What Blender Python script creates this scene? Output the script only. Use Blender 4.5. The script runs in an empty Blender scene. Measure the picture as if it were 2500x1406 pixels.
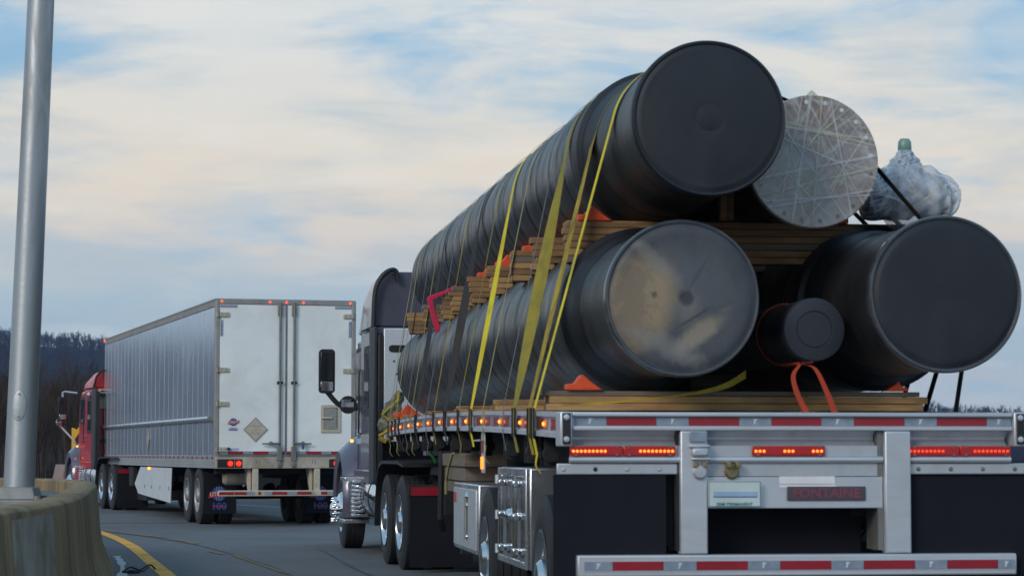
import bpy, math, random
import numpy as np
from mathutils import Vector, Matrix

R = math.radians
random.seed(7)
rng = np.random.default_rng(7)
S = bpy.context.scene
COL = S.collection

# ------------------------------------------------------------------ camera, sky, sun, exposure
cam_d = bpy.data.cameras.new('camera')
cam = bpy.data.objects.new('camera', cam_d)
COL.objects.link(cam)
S.camera = cam
cam_d.sensor_width = 36.0
cam_d.lens = 86.4
cam_d.clip_start = 0.1
cam_d.clip_end = 9000
cam.location = (0, 0, 1.27)
cam.rotation_euler = (R(90 + 3.83), 0, 0)
cam_d.dof.use_dof = True
cam_d.dof.focus_distance = 36.0
cam_d.dof.aperture_fstop = 7.5

SUN_EL, SUN_AZ = 26.0, 215.0          # azimuth clockwise from +Y: low soft sun behind the camera, left
world = bpy.data.worlds.new('World')
S.world = world
world.use_nodes = True
wn = world.node_tree
wn.nodes.clear()
def wnode(t, **k):
    n = wn.nodes.new(t)
    for a, v in k.items():
        setattr(n, a, v)
    return n
def wl(a, b):
    wn.links.new(a, b)
w_out = wnode('ShaderNodeOutputWorld')
w_bg = wnode('ShaderNodeBackground')
w_bg.inputs['Strength'].default_value = 0.1
w_sky = wnode('ShaderNodeTexSky', sky_type='NISHITA')
w_sky.sun_disc = False
w_sky.sun_elevation = R(SUN_EL)
w_sky.sun_rotation = R(SUN_AZ)
w_sky.air_density = 1.0
w_sky.dust_density = 1.5
w_tc = wnode('ShaderNodeTexCoord')
def w_noise(scale_xyz, scale, detail, rough, dist=0.0, loc=(0, 0, 0)):
    m = wnode('ShaderNodeMapping')
    m.inputs['Scale'].default_value = scale_xyz
    m.inputs['Location'].default_value = loc
    wl(w_tc.outputs['Generated'], m.inputs['Vector'])
    n = wnode('ShaderNodeTexNoise')
    n.inputs['Scale'].default_value = scale
    n.inputs['Detail'].default_value = detail
    n.inputs['Roughness'].default_value = rough
    n.inputs['Distortion'].default_value = dist
    wl(m.outputs['Vector'], n.inputs['Vector'])
    return n.outputs['Fac']
def w_map(sock, a, b, c=0.0, d=1.0, smooth=True):
    n = wnode('ShaderNodeMapRange')
    n.interpolation_type = 'SMOOTHSTEP' if smooth else 'LINEAR'
    n.inputs['From Min'].default_value = a
    n.inputs['From Max'].default_value = b
    n.inputs['To Min'].default_value = c
    n.inputs['To Max'].default_value = d
    wl(sock, n.inputs['Value'])
    return n.outputs['Result']
def w_math(op, a, b):
    n = wnode('ShaderNodeMath', operation=op)
    for i, v in enumerate((a, b)):
        if isinstance(v, (int, float)):
            n.inputs[i].default_value = v
        else:
            wl(v, n.inputs[i])
    return n.outputs[0]
def w_mix(f, a, b):
    n = wnode('ShaderNodeMix', data_type='RGBA')
    for s, v in ((n.inputs[0], f), (n.inputs[6], a), (n.inputs[7], b)):
        if isinstance(v, (int, float)):
            s.default_value = v
        elif isinstance(v, tuple):
            s.default_value = v
        else:
            wl(v, s)
    return n.outputs[2]
w_sep = wnode('ShaderNodeSeparateXYZ')
wl(w_tc.outputs['Generated'], w_sep.inputs[0])
elev = w_sep.outputs['Z']
n_big = w_noise((5.0, 5.0, 17.0), 1.0, 5, 0.55, 0.5, (2.3, 0.4, 1.7))
n_med = w_noise((5.5, 5.5, 30.0), 1.0, 7, 0.54, 0.35, (0.7, 3.1, 5.2))
n_fine = w_noise((14.0, 14.0, 70.0), 1.0, 6, 0.55, 0.6, (4.4, 1.0, 0.3))
# warped elevation so that the colour bands are broken up by the cloud pattern
we = w_math('ADD', elev, w_math('MULTIPLY', w_math('SUBTRACT', n_big, 0.5), 0.055))
we = w_math('ADD', we, w_math('MULTIPLY', w_math('SUBTRACT', n_med, 0.5), 0.03))
ramp = wnode('ShaderNodeValToRGB')
wl(w_map(we, 0.0, 0.25, 0, 1, False), ramp.inputs[0])
cr = ramp.color_ramp
stops = [(0.0, (4.7, 4.8, 5.3)), (0.13, (4.6, 4.9, 5.4)), (0.17, (3.5, 4.7, 5.5)), (0.25, (4.2, 5.3, 5.9)),
         (0.33, (6.6, 6.2, 5.7)), (0.43, (7.6, 6.85, 5.8)), (0.55, (7.3, 7.0, 6.3)), (0.70, (6.8, 7.0, 6.9)),
         (0.85, (6.0, 6.8, 7.1)), (1.0, (5.3, 6.3, 7.0))]
while len(cr.elements) < len(stops):
    cr.elements.new(0.5)
for e, (p, c) in zip(cr.elements, stops):
    e.position = p
    e.color = (c[0] / 10, c[1] / 10, c[2] / 10, 1)
cloud_c = wnode('ShaderNodeVectorMath', operation='SCALE')
wl(ramp.outputs[0], cloud_c.inputs[0])
cloud_c.inputs['Scale'].default_value = 10.9
# grey undersides of the cloud sheets and their bright wisps
shade = w_map(n_med, 0.44, 0.64, 0.0, 1.0)
grey = w_mix(w_math('MULTIPLY', shade, 0.78), cloud_c.outputs[0], (4.5, 5.6, 6.3, 1))
wisp = w_map(n_fine, 0.46, 0.74, 0.0, 0.45)
lit = w_mix(wisp, grey, (8.4, 8.3, 7.8, 1))
# gaps where the blue shows; more of them higher up
blue = wnode('ShaderNodeVectorMath', operation='MULTIPLY_ADD')
wl(w_sky.outputs[0], blue.inputs[0])
blue.inputs[1].default_value = (0.25, 0.25, 0.25)
blue.inputs[2].default_value = (1.8, 3.9, 5.9)
gap_n = w_noise((6.0, 6.0, 24.0), 1.0, 7, 0.56, 0.4, (6.1, 2.2, 8.8))
gap = w_map(w_math('ADD', w_math('ADD', gap_n, w_map(elev, 0.05, 0.2, -0.085, 0.10, False)), w_map(elev, 0.2, 0.6, 0.0, 0.16, False)), 0.51, 0.70, 0.0, 0.85)
final = w_mix(gap, lit, blue.outputs[0])
wl(final, w_bg.inputs['Color'])
wl(w_bg.outputs[0], w_out.inputs['Surface'])

sun_d = bpy.data.lights.new('sun', 'SUN')
sun_d.energy = 1.5
sun_d.angle = R(20)
sun_d.color = (1.0, 0.94, 0.86)
sun = bpy.data.objects.new('sun', sun_d)
COL.objects.link(sun)
sun.rotation_euler = (R(90 - SUN_EL), 0, R(180 - SUN_AZ))
S.view_settings.view_transform = 'Standard'
S.view_settings.look = 'None'
S.view_settings.gamma = 1
S.view_settings.use_curve_mapping = False
S.view_settings.exposure = 0.0
S.cycles.volume_bounces = 0
S.cycles.max_bounces = 6
S.cycles.diffuse_bounces = 3

# ------------------------------------------------------------------ mesh helpers
def V(*a):
    return Vector(a)
def basis(d):
    d = Vector(d).normalized()
    u = Vector((0, 0, 1)) if abs(d.z) < 0.9 else Vector((1, 0, 0))
    a = d.cross(u).normalized()
    return a, d.cross(a).normalized()
class MB:
    def __init__(s):
        s.v = []; s.f = []
    def add(s, vs, fs):
        o = len(s.v)
        s.v += [tuple(p) for p in vs]
        s.f += [tuple(i + o for i in f) for f in fs]
        return s
    def box(s, x0, x1, y0, y1, z0, z1, M=None):
        vs = [Vector((x, y, z)) for z in (z0, z1) for y in (y0, y1) for x in (x0, x1)]
        if M is not None:
            vs = [M @ p for p in vs]
        return s.add(vs, [(0, 2, 3, 1), (4, 5, 7, 6), (0, 1, 5, 4), (2, 6, 7, 3), (0, 4, 6, 2), (1, 3, 7, 5)])
    def cyl(s, p0, p1, r0, r1=None, n=16, caps=True):
        p0 = Vector(p0); p1 = Vector(p1)
        r1 = r0 if r1 is None else r1
        a, b = basis(p1 - p0)
        vs = []
        for p, r in ((p0, r0), (p1, r1)):
            for i in range(n):
                t = 2 * math.pi * i / n
                vs.append(p + a * (r * math.cos(t)) + b * (r * math.sin(t)))
        fs = [(i, (i + 1) % n, n + (i + 1) % n, n + i) for i in range(n)]
        if caps:
            fs += [tuple(range(n - 1, -1, -1)), tuple(range(n, 2 * n))]
        return s.add(vs, fs)
    def tube(s, pts, r, n=8, caps=True):
        pts = [Vector(p) for p in pts]
        vs = []; m = len(pts)
        up = None
        for k, p in enumerate(pts):
            d = (pts[min(k + 1, m - 1)] - pts[max(k - 1, 0)]).normalized()
            if up is None:
                a, b = basis(d)
            else:
                a = (up - d * up.dot(d)).normalized(); b = d.cross(a)
            up = a
            rr = r[k] if isinstance(r, (list, tuple)) else r
            for i in range(n):
                t = 2 * math.pi * i / n
                vs.append(p + a * (rr * math.cos(t)) + b * (rr * math.sin(t)))
        fs = [(k * n + i, k * n + (i + 1) % n, (k + 1) * n + (i + 1) % n, (k + 1) * n + i) for k in range(m - 1) for i in range(n)]
        if caps:
            fs += [tuple(range(n - 1, -1, -1)), tuple(range((m - 1) * n, m * n))]
        return s.add(vs, fs)
    def lathe(s, prof, c, d, n=32, closed=False):
        c = Vector(c); d = Vector(d).normalized()
        a, b = basis(d)
        vs = []
        for r, h in prof:
            for i in range(n):
                t = 2 * math.pi * i / n
                vs.append(c + d * h + a * (r * math.cos(t)) + b * (r * math.sin(t)))
        m = len(prof)
        fs = [(k * n + i, k * n + (i + 1) % n, (k + 1) * n + (i + 1) % n, (k + 1) * n + i) for k in range(m - 1) for i in range(n)]
        if closed:
            fs += [((m - 1) * n + i, (m - 1) * n + (i + 1) % n, (i + 1) % n, i) for i in range(n)]
        return s.add(vs, fs)
    def prism(s, poly, axis, a, b):
        # poly: list of 2-D points; axis 'x' -> (y,z), 'y' -> (x,z), 'z' -> (x,y)
        def P(p, t):
            return {'x': (t, p[0], p[1]), 'y': (p[0], t, p[1]), 'z': (p[0], p[1], t)}[axis]
        n = len(poly)
        vs = [P(p, a) for p in poly] + [P(p, b) for p in poly]
        fs = [(i, (i + 1) % n, n + (i + 1) % n, n + i) for i in range(n)]
        fs += [tuple(range(n - 1, -1, -1)), tuple(range(n, 2 * n))]
        return s.add(vs, fs)
    def loft(s, rings, caps=True):
        n = len(rings[0]); vs = [p for r in rings for p in r]
        fs = [(k * n + i, k * n + (i + 1) % n, (k + 1) * n + (i + 1) % n, (k + 1) * n + i) for k in range(len(rings) - 1) for i in range(n)]
        if caps:
            fs += [tuple(range(n - 1, -1, -1)), tuple(range((len(rings) - 1) * n, len(rings) * n))]
        return s.add(vs, fs)
    def sweep(s, path, prof_fn, closed_prof=True, caps=True):
        rings = [prof_fn(k) for k in range(len(path))]
        return s.loft(rings, caps)
    def mesh(s, name, angle=35, flip_fix=True):
        me = bpy.data.meshes.new(name)
        me.from_pydata(s.v, [], s.f)
        me.update()
        if flip_fix:
            import bmesh
            bm = bmesh.new(); bm.from_mesh(me)
            bmesh.ops.recalc_face_normals(bm, faces=bm.faces)
            bm.to_mesh(me); bm.free()
        for p in me.polygons:
            p.use_smooth = True
        me.set_sharp_from_angle(angle=R(angle))
        return me
    def build(s, name, mat, parent=None, bevel=0, loc=None, rot=None, angle=35, segs=2):
        me = s.mesh(name, angle)
        me.materials.append(mat)
        return link(name, me, parent, bevel, loc, rot, segs)
def link(name, me, parent=None, bevel=0, loc=None, rot=None, segs=2):
    o = bpy.data.objects.new(name, me)
    COL.objects.link(o)
    if parent is not None:
        o.parent = parent
    if loc is not None:
        o.location = loc
    if rot is not None:
        o.rotation_euler = rot
    if bevel:
        m = o.modifiers.new('bevel', 'BEVEL')
        m.width = bevel; m.segments = segs; m.limit_method = 'ANGLE'; m.angle_limit = R(40)
        m.harden_normals = False
    return o
def thing(name, label, cat, loc=(0, 0, 0), rotz=0.0, group=None):
    o = bpy.data.objects.new(name, None)
    COL.objects.link(o)
    o.location = loc; o.rotation_euler = (0, 0, rotz)
    o.empty_display_size = 0.3
    o['label'] = label; o['category'] = cat
    if group:
        o['group'] = group
    return o
def tag(o, label, cat, group=None):
    o['label'] = label; o['category'] = cat
    if group:
        o['group'] = group
    return o
def kind(o, k):
    o['kind'] = k
    return o
def text_part(name, txt, size, mat, parent, loc, rot, extr=0.002, sx=1.0, bold=0.0):
    cu = bpy.data.curves.new('t', 'FONT')
    cu.body = txt; cu.size = size; cu.extrude = extr; cu.offset = bold
    cu.align_x = 'CENTER'; cu.align_y = 'CENTER'; cu.resolution_u = 3
    to = bpy.data.objects.new('t', cu)
    COL.objects.link(to)
    dg = bpy.context.evaluated_depsgraph_get()
    me = bpy.data.meshes.new_from_object(to.evaluated_get(dg))
    bpy.data.objects.remove(to); bpy.data.curves.remove(cu)
    me.name = name
    me.materials.clear(); me.materials.append(mat)
    for v in me.vertices:
        v.co.x *= sx
    o = bpy.data.objects.new(name, me)
    COL.objects.link(o)
    o.parent = parent; o.location = loc; o.rotation_euler = rot
    return o
def lathe_mesh(name, prof, d, mat, n=48, angle=35):
    m = MB().lathe(prof, (0, 0, 0), d, n)
    me = m.mesh(name, angle); me.materials.append(mat)
    return me

# ------------------------------------------------------------------ materials
def mat(name, col, rough=0.5, metal=0.0, var=0.15, vscale=3.0, vdet=6, stretch=(1, 1, 1), bump=0.0, bscale=40.0, bstretch=(1, 1, 1),
        dirt=None, dirt_amt=0.0, dscale=1.5, rvar=0.1, coat=0.0, emit=None, estr=0.0, spec=0.5, trans=0.0, alpha=1.0, coords='Object', sss=0.0):
    m = bpy.data.materials.new(name)
    m.use_nodes = True
    nt = m.node_tree
    b = nt.nodes['Principled BSDF']
    L = nt.links.new
    tc = nt.nodes.new('ShaderNodeNewGeometry' if coords == 'Position' else 'ShaderNodeTexCoord')
    def noise(sc, st, det=6, rough_=0.6, dist=0.0):
        mp = nt.nodes.new('ShaderNodeMapping')
        mp.inputs['Scale'].default_value = st
        L(tc.outputs[coords], mp.inputs[0])
        n = nt.nodes.new('ShaderNodeTexNoise')
        n.inputs['Scale'].default_value = sc
        n.inputs['Detail'].default_value = det
        n.inputs['Roughness'].default_value = rough_
        n.inputs['Distortion'].default_value = dist
        L(mp.outputs[0], n.inputs['Vector'])
        return n.outputs['Fac']
    n1 = noise(vscale, stretch, vdet)
    mr = nt.nodes.new('ShaderNodeMapRange')
    mr.inputs['From Min'].default_value = 0.3; mr.inputs['From Max'].default_value = 0.7
    mr.inputs['To Min'].default_value = 1 - var; mr.inputs['To Max'].default_value = 1 + var
    L(n1, mr.inputs[0])
    sc = nt.nodes.new('ShaderNodeVectorMath'); sc.operation = 'SCALE'
    sc.inputs[0].default_value = col[:3]
    L(mr.outputs[0], sc.inputs['Scale'])
    out = sc.outputs[0]
    if dirt is not None and dirt_amt > 0:
        nd = noise(dscale, stretch, 8, 0.65, 0.6)
        dr = nt.nodes.new('ShaderNodeMapRange')
        dr.interpolation_type = 'SMOOTHSTEP'
        dr.inputs['From Min'].default_value = 0.42; dr.inputs['From Max'].default_value = 0.68
        dr.inputs['To Min'].default_value = 0; dr.inputs['To Max'].default_value = dirt_amt
        L(nd, dr.inputs[0])
        mx = nt.nodes.new('ShaderNodeMix'); mx.data_type = 'RGBA'
        L(dr.outputs[0], mx.inputs[0]); L(out, mx.inputs[6]); mx.inputs[7].default_value = (*dirt, 1)
        out = mx.outputs[2]
        rr = nt.nodes.new('ShaderNodeMapRange')
        rr.inputs['To Min'].default_value = rough; rr.inputs['To Max'].default_value = min(1, rough + 0.4)
        L(dr.outputs[0], rr.inputs[0])
        L(rr.outputs[0], b.inputs['Roughness'])
    else:
        rr = nt.nodes.new('ShaderNodeMapRange')
        rr.inputs['From Min'].default_value = 0.3; rr.inputs['From Max'].default_value = 0.7
        rr.inputs['To Min'].default_value = max(0.02, rough - rvar * 0.6); rr.inputs['To Max'].default_value = min(1, rough + rvar)
        L(n1, rr.inputs[0]); L(rr.outputs[0], b.inputs['Roughness'])
    L(out, b.inputs['Base Color'])
    b.inputs['Metallic'].default_value = metal
    b.inputs['Specular IOR Level'].default_value = spec
    b.inputs['Coat Weight'].default_value = coat
    b.inputs['Coat Roughness'].default_value = 0.08
    b.inputs['Transmission Weight'].default_value = trans
    b.inputs['Alpha'].default_value = alpha
    if emit is not None:
        b.inputs['Emission Color'].default_value = (*emit, 1)
        b.inputs['Emission Strength'].default_value = estr
    if bump > 0:
        nb = noise(bscale, bstretch, 5, 0.6)
        bp = nt.nodes.new('ShaderNodeBump')
        bp.inputs['Strength'].default_value = 1.0
        bp.inputs['Distance'].default_value = bump
        L(nb, bp.inputs['Height']); L(bp.outputs[0], b.inputs['Normal'])
    return m
M = {}
M['asphalt'] = mat('asphalt', (0.100, 0.105, 0.116), 0.85, 0, 0.22, 0.35, 10, bump=0.006, bscale=60, dirt=(0.155, 0.155, 0.16), dirt_amt=0.6, dscale=4)
M['seal'] = mat('crack_sealant', (0.02, 0.02, 0.024), 0.5, 0, 0.2, 6)
M['gutter'] = mat('gutter_concrete', (0.045, 0.048, 0.062), 0.7, 0, 0.3, 1.5, dirt=(0.11, 0.12, 0.14), dirt_amt=0.5, dscale=2, bump=0.004, bscale=50)
M['yellow_paint'] = mat('yellow_road_paint', (0.74, 0.34, 0.025), 0.75, 0, 0.2, 2, dirt=(0.42, 0.22, 0.05), dirt_amt=0.5, dscale=3, bump=0.003, bscale=60)
M['white_paint'] = mat('white_road_paint', (0.45, 0.46, 0.47), 0.8, 0, 0.2, 3)
M['old_yellow'] = mat('worn_yellow_paint', (0.22, 0.145, 0.055), 0.85, 0, 0.4, 4, dirt=(0.1, 0.09, 0.08), dirt_amt=0.9, dscale=7)
M['concrete'] = mat('barrier_concrete', (0.275, 0.19, 0.098), 0.88, 0, 0.22, 1.4, 10, dirt=(0.095, 0.072, 0.042), dirt_amt=0.85, dscale=1.6, bump=0.008, bscale=24, stretch=(1.6, 1.6, 0.28))
M['concrete_pale'] = mat('whitish_patch', (0.30, 0.28, 0.235), 0.85, 0, 0.2, 3, dirt=(0.19, 0.15, 0.095), dirt_amt=0.85, dscale=2.4, bump=0.003, bscale=30)
M['concrete_far'] = mat('reddish_concrete', (0.25, 0.19, 0.165), 0.9, 0, 0.2, 0.6, 6)
M['fill'] = mat('grey_fill', (0.11, 0.12, 0.13), 0.9, 0, 0.25, 2, bump=0.006, bscale=25)
M['galv'] = mat('galvanised_steel', (0.42, 0.45, 0.48), 0.42, 0.75, 0.10, 2, stretch=(1, 1, 0.15), dirt=(0.24, 0.20, 0.16), dirt_amt=0.5, dscale=5, bump=0.0012, bscale=30)
M['steel_base'] = mat('cast_base', (0.27, 0.27, 0.27), 0.6, 0.4, 0.2, 3, dirt=(0.14, 0.12, 0.1), dirt_amt=0.5)
M['soil'] = mat('leaf_litter', (0.020, 0.017, 0.020), 0.95, 0, 0.35, 0.05, 8, spec=0.0)
M['grass'] = mat('verge', (0.055, 0.052, 0.035), 0.95, 0, 0.35, 0.3, 8)
M['bark_far'] = mat('far_bark', (0.030, 0.028, 0.036), 0.95, 0, 0.4, 0.01, 5, spec=0.0)
M['bark_far2'] = mat('far_russet_twigs', (0.042, 0.029, 0.033), 0.95, 0, 0.4, 0.01, 5, spec=0.0)
M['bark_near'] = mat('brush_bark', (0.070, 0.053, 0.043), 0.95, 0, 0.4, 0.2, 5, spec=0.0)
M['alu'] = mat('aluminium', (0.64, 0.66, 0.71), 0.45, 0.7, 0.07, 4, stretch=(0.25, 1, 1), dirt=(0.33, 0.31, 0.29), dirt_amt=0.35, dscale=2.5, bump=0.0006, bscale=60)
M['alu_flat'] = mat('brushed_aluminium', (0.56, 0.58, 0.62), 0.5, 0.7, 0.08, 3, dirt=(0.30, 0.29, 0.28), dirt_amt=0.3, dscale=3)
M['alu_clean'] = mat('clean_aluminium', (0.66, 0.68, 0.72), 0.25, 0.9, 0.05, 3, bump=0.0008, bscale=8)
M['chrome'] = mat('chrome', (0.75, 0.77, 0.8), 0.07, 1.0, 0.03, 3, rvar=0.03)
M['polish'] = mat('polished_steel_door', (0.72, 0.73, 0.75), 0.10, 1.0, 0.04, 3, bump=0.004, bscale=5)
M['black'] = mat('black_plastic', (0.012, 0.013, 0.016), 0.5, 0, 0.2, 5, rvar=0.15)
M['rubber'] = mat('tyre_rubber', (0.016, 0.017, 0.020), 0.72, 0, 0.25, 4, dirt=(0.045, 0.044, 0.045), dirt_amt=0.5, dscale=3, bump=0.001, bscale=40)
M['rim_edge'] = mat('highlight_cap_rim', (0.05, 0.055, 0.065), 0.28, 0, 0.3, 6, coat=0.6)  # paler than the cap face: bright edge highlight put into the colour
M['flap'] = mat('mud_flap_rubber', (0.008, 0.009, 0.015), 0.75, 0, 0.2, 2, dirt=(0.016, 0.017, 0.024), dirt_amt=0.5, dscale=1.5, spec=0.2)
M['dark_steel'] = mat('dark_chassis_steel', (0.012, 0.012, 0.015), 0.7, 0.1, 0.3, 4, dirt=(0.03, 0.028, 0.026), dirt_amt=0.5, dscale=4)
M['rim'] = mat('wheel_rim', (0.68, 0.69, 0.71), 0.22, 1.0, 0.08, 4)
M['rim_dull'] = mat('dusty_wheel_rim', (0.40, 0.39, 0.38), 0.45, 0.7, 0.15, 4)
M['pipe'] = mat('black_pipe_jacket', (0.012, 0.013, 0.017), 0.34, 0, 0.25, 3, stretch=(1, 6, 1), bump=0.0014, bscale=9, bstretch=(0.6, 14, 0.6), rvar=0.14, spec=0.62)
M['pipe_bare'] = mat('black_pipe_end', (0.016, 0.0165, 0.019), 0.42, 0, 0.2, 2, stretch=(1, 3, 1), dirt=(0.05, 0.045, 0.04), dirt_amt=0.3, dscale=2.5, bump=0.0007, bscale=10)
M['cap'] = mat('plastic_pipe_cap', (0.011, 0.0135, 0.021), 0.42, 0, 0.15, 1.3, rvar=0.08, dirt=(0.034, 0.035, 0.04), dirt_amt=0.35, dscale=2.2, bump=0.0012, bscale=3)
M['cap_small'] = mat('small_plastic_cap', (0.026, 0.030, 0.042), 0.5, 0, 0.12, 3)
M['sleeve'] = mat('rubbery_sleeve', (0.008, 0.0085, 0.012), 0.5, 0, 0.2, 3, bump=0.002, bscale=6)
M['wood'] = mat('lumber', (0.27, 0.15, 0.066), 0.8, 0, 0.4, 3, 8, stretch=(0.5, 8, 8), dirt=(0.12, 0.08, 0.05), dirt_amt=0.7, dscale=1.2, bump=0.002, bscale=8, bstretch=(0.5, 8, 8), coords='Position')
M['wood_b'] = mat('lumber_paler', (0.38, 0.225, 0.095), 0.8, 0, 0.35, 3, 8, stretch=(0.5, 8, 8), coords='Position', bump=0.002, bscale=8, bstretch=(0.5, 8, 8))
M['wood_grey'] = mat('weathered_lumber', (0.17, 0.135, 0.105), 0.85, 0, 0.3, 3, 8, stretch=(0.5, 8, 8), bump=0.002, bscale=8, bstretch=(0.5, 8, 8))
M['orange'] = mat('orange_plastic', (0.72, 0.085, 0.022), 0.5, 0, 0.1, 5)
M['strap_yellow'] = mat('bright_yellow_webbing', (0.74, 0.60, 0.02), 0.75, 0, 0.15, 6, bump=0.0006, bscale=200, dirt=(0.40, 0.30, 0.03), dirt_amt=0.6, dscale=5)
M['strap_gold'] = mat('soiled_yellow_webbing', (0.42, 0.30, 0.025), 0.8, 0, 0.25, 3, dirt=(0.12, 0.085, 0.03), dirt_amt=0.8, dscale=2.5)
M['strap_olive'] = mat('olive_webbing', (0.30, 0.245, 0.03), 0.8, 0, 0.2, 3, dirt=(0.12, 0.11, 0.05), dirt_amt=0.8, dscale=3)
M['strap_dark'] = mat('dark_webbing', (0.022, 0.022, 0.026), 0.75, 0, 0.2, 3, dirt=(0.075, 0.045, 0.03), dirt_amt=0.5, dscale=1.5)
M['strap_grey'] = mat('grey_cord', (0.16, 0.165, 0.17), 0.7, 0, 0.2, 4)
M['strap_pale'] = mat('pale_yellow_cord', (0.34, 0.32, 0.12), 0.7, 0, 0.2, 4)
M['sling'] = mat('orange_sling', (0.36, 0.035, 0.01), 0.75, 0, 0.2, 5)
M['pink'] = mat('pink_flag', (0.62, 0.02, 0.09), 0.7, 0, 0.15, 6)
M['tape_red'] = mat('red_reflective_tape', (0.29, 0.005, 0.018), 0.35, 0, 0.12, 8, coat=0.3, dirt=(0.2, 0.02, 0.03), dirt_amt=0.3, dscale=6)
M['tape_white'] = mat('silver_reflective_tape', (0.22, 0.27, 0.35), 0.35, 0.15, 0.15, 12, coat=0.2, dirt=(0.32, 0.37, 0.43), dirt_amt=0.5, dscale=14)
M['tape_mark'] = mat('pale_print', (0.6, 0.63, 0.66), 0.4, 0, 0.1, 8)
M['lens_red'] = mat('red_lens', (0.32, 0.006, 0.010), 0.22, 0, 0.1, 8, coat=0.4, emit=(0.8, 0.01, 0.01), estr=0.08)
M['led_red'] = mat('lit_red_led', (0.9, 0.1, 0.02), 0.3, 0, 0.0, emit=(1.0, 0.05, 0.02), estr=3.0)
M['led_dim'] = mat('dim_red_led', (0.9, 0.1, 0.02), 0.3, 0, 0.0, emit=(1.0, 0.03, 0.01), estr=1.3)
M['led_orange'] = mat('lit_orange_led', (0.9, 0.2, 0.02), 0.3, 0, 0.0, emit=(1.0, 0.14, 0.012), estr=3.6)
M['amber'] = mat('lit_amber_lamp', (0.9, 0.35, 0.02), 0.3, 0, 0.0, emit=(1.0, 0.26, 0.02), estr=3.5)
M['amber_dim'] = mat('amber_lens', (0.8, 0.2, 0.02), 0.3, 0, 0.0, emit=(1.0, 0.13, 0.01), estr=0.25)
M['van_side'] = mat('trailer_side_sheet', (0.58, 0.64, 0.74), 0.17, 0.62, 0.04, 0.8, rvar=0.05, bump=0.012, bscale=1.5, bstretch=(1, 2.0, 0.13), coords='Position')
M['van_door'] = mat('white_door_panel', (0.80, 0.82, 0.82), 0.5, 0, 0.05, 1.2, dirt=(0.52, 0.52, 0.48), dirt_amt=0.4, dscale=0.9)
M['van_trim'] = mat('trailer_trim', (0.34, 0.33, 0.32), 0.5, 0.45, 0.12, 3, dirt=(0.22, 0.19, 0.16), dirt_amt=0.5, dscale=3)
M['van_sill'] = mat('grimy_sill', (0.42, 0.38, 0.32), 0.7, 0.1, 0.2, 2.5, dirt=(0.26, 0.19, 0.13), dirt_amt=0.7, dscale=3)
M['rail_low'] = mat('riveted_rail', (0.40, 0.41, 0.43), 0.5, 0.5, 0.12, 2)
M['bar_dark'] = mat('lock_rod_steel', (0.20, 0.20, 0.19), 0.5, 0.5, 0.2, 5)
M['skirt'] = mat('white_skirt', (0.60, 0.64, 0.68), 0.4, 0.1, 0.06, 1.2, dirt=(0.42, 0.42, 0.42), dirt_amt=0.4)
M['cream'] = mat('cream_paint', (0.50, 0.45, 0.36), 0.6, 0.1, 0.15, 4, dirt=(0.3, 0.24, 0.17), dirt_amt=0.5, dscale=4)
M['placard'] = mat('placard_holder', (0.36, 0.34, 0.30), 0.6, 0.3, 0.15, 4)
M['grey_paint'] = mat('grey_truck_paint', (0.105, 0.102, 0.140), 0.30, 0.3, 0.06, 1, coat=0.7, bump=0.001, bscale=1)
M['grey_trim'] = mat('dark_grey_trim', (0.030, 0.031, 0.037), 0.45, 0, 0.15, 2)
M['red_paint'] = mat('red_truck_paint', (0.52, 0.008, 0.022), 0.35, 0.0, 0.06, 1, coat=0.3, bump=0.001, bscale=1)
M['glass'] = mat('dark_glass', (0.01, 0.014, 0.018), 0.06, 0, 0.05, 1, spec=0.8)
M['mirror'] = mat('mirror_glass', (0.7, 0.72, 0.75), 0.03, 1.0, 0.0)
M['diamond'] = mat('tread_plate', (0.62, 0.65, 0.70), 0.42, 0.35, 0.1, 60, bump=0.003, bscale=45)
M['sign_yellow'] = mat('sign_yellow', (0.70, 0.36, 0.02), 0.5, 0, 0.08, 3)
M['sign_black'] = mat('sign_black', (0.01, 0.01, 0.01), 0.5, 0, 0.05, 3)
M['deep_blue'] = mat('logo_blue', (0.02, 0.07, 0.28), 0.5, 0, 0.05, 3)
M['logo_red'] = mat('logo_red', (0.42, 0.05, 0.05), 0.5, 0, 0.05, 3)
M['logo_white'] = mat('logo_white', (0.6, 0.62, 0.64), 0.5, 0, 0.05, 3)
M['logo_pale'] = mat('sticker_pale', (0.35, 0.42, 0.6), 0.5, 0, 0.05, 3)
M['plate'] = mat('plate_face', (0.52, 0.60, 0.60), 0.4, 0, 0.08, 6)
M['plate_ink'] = mat('plate_ink', (0.03, 0.16, 0.17), 0.5, 0, 0.05, 3)
M['plate_band'] = mat('plate_blue_band', (0.30, 0.42, 0.58), 0.35, 0, 0.1, 6)
M['badge'] = mat('badge_plate', (0.085, 0.07, 0.085), 0.5, 0.3, 0.1, 8)
M['badge_ink'] = mat('badge_letters', (0.20, 0.055, 0.085), 0.5, 0.1, 0.1, 8)
M['brass'] = mat('tarnished_brass', (0.26, 0.22, 0.11), 0.45, 0.6, 0.2, 8)
M['white_plain'] = mat('white_sticker', (0.75, 0.72, 0.74), 0.4, 0, 0.1, 5)
M['film'] = mat('plastic_film', (0.60, 0.64, 0.72), 0.25, 0, 0.2, 5, trans=0.0, alpha=0.42, bump=0.01, bscale=9, bstretch=(1, 1, 0.25))
M['film_tape'] = mat('wrap_strands', (0.55, 0.55, 0.42), 0.4, 0, 0.15, 6, alpha=0.5)
M['film_white'] = mat('white_wrap_strands', (0.70, 0.72, 0.75), 0.4, 0, 0.15, 6, alpha=0.36)
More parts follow.
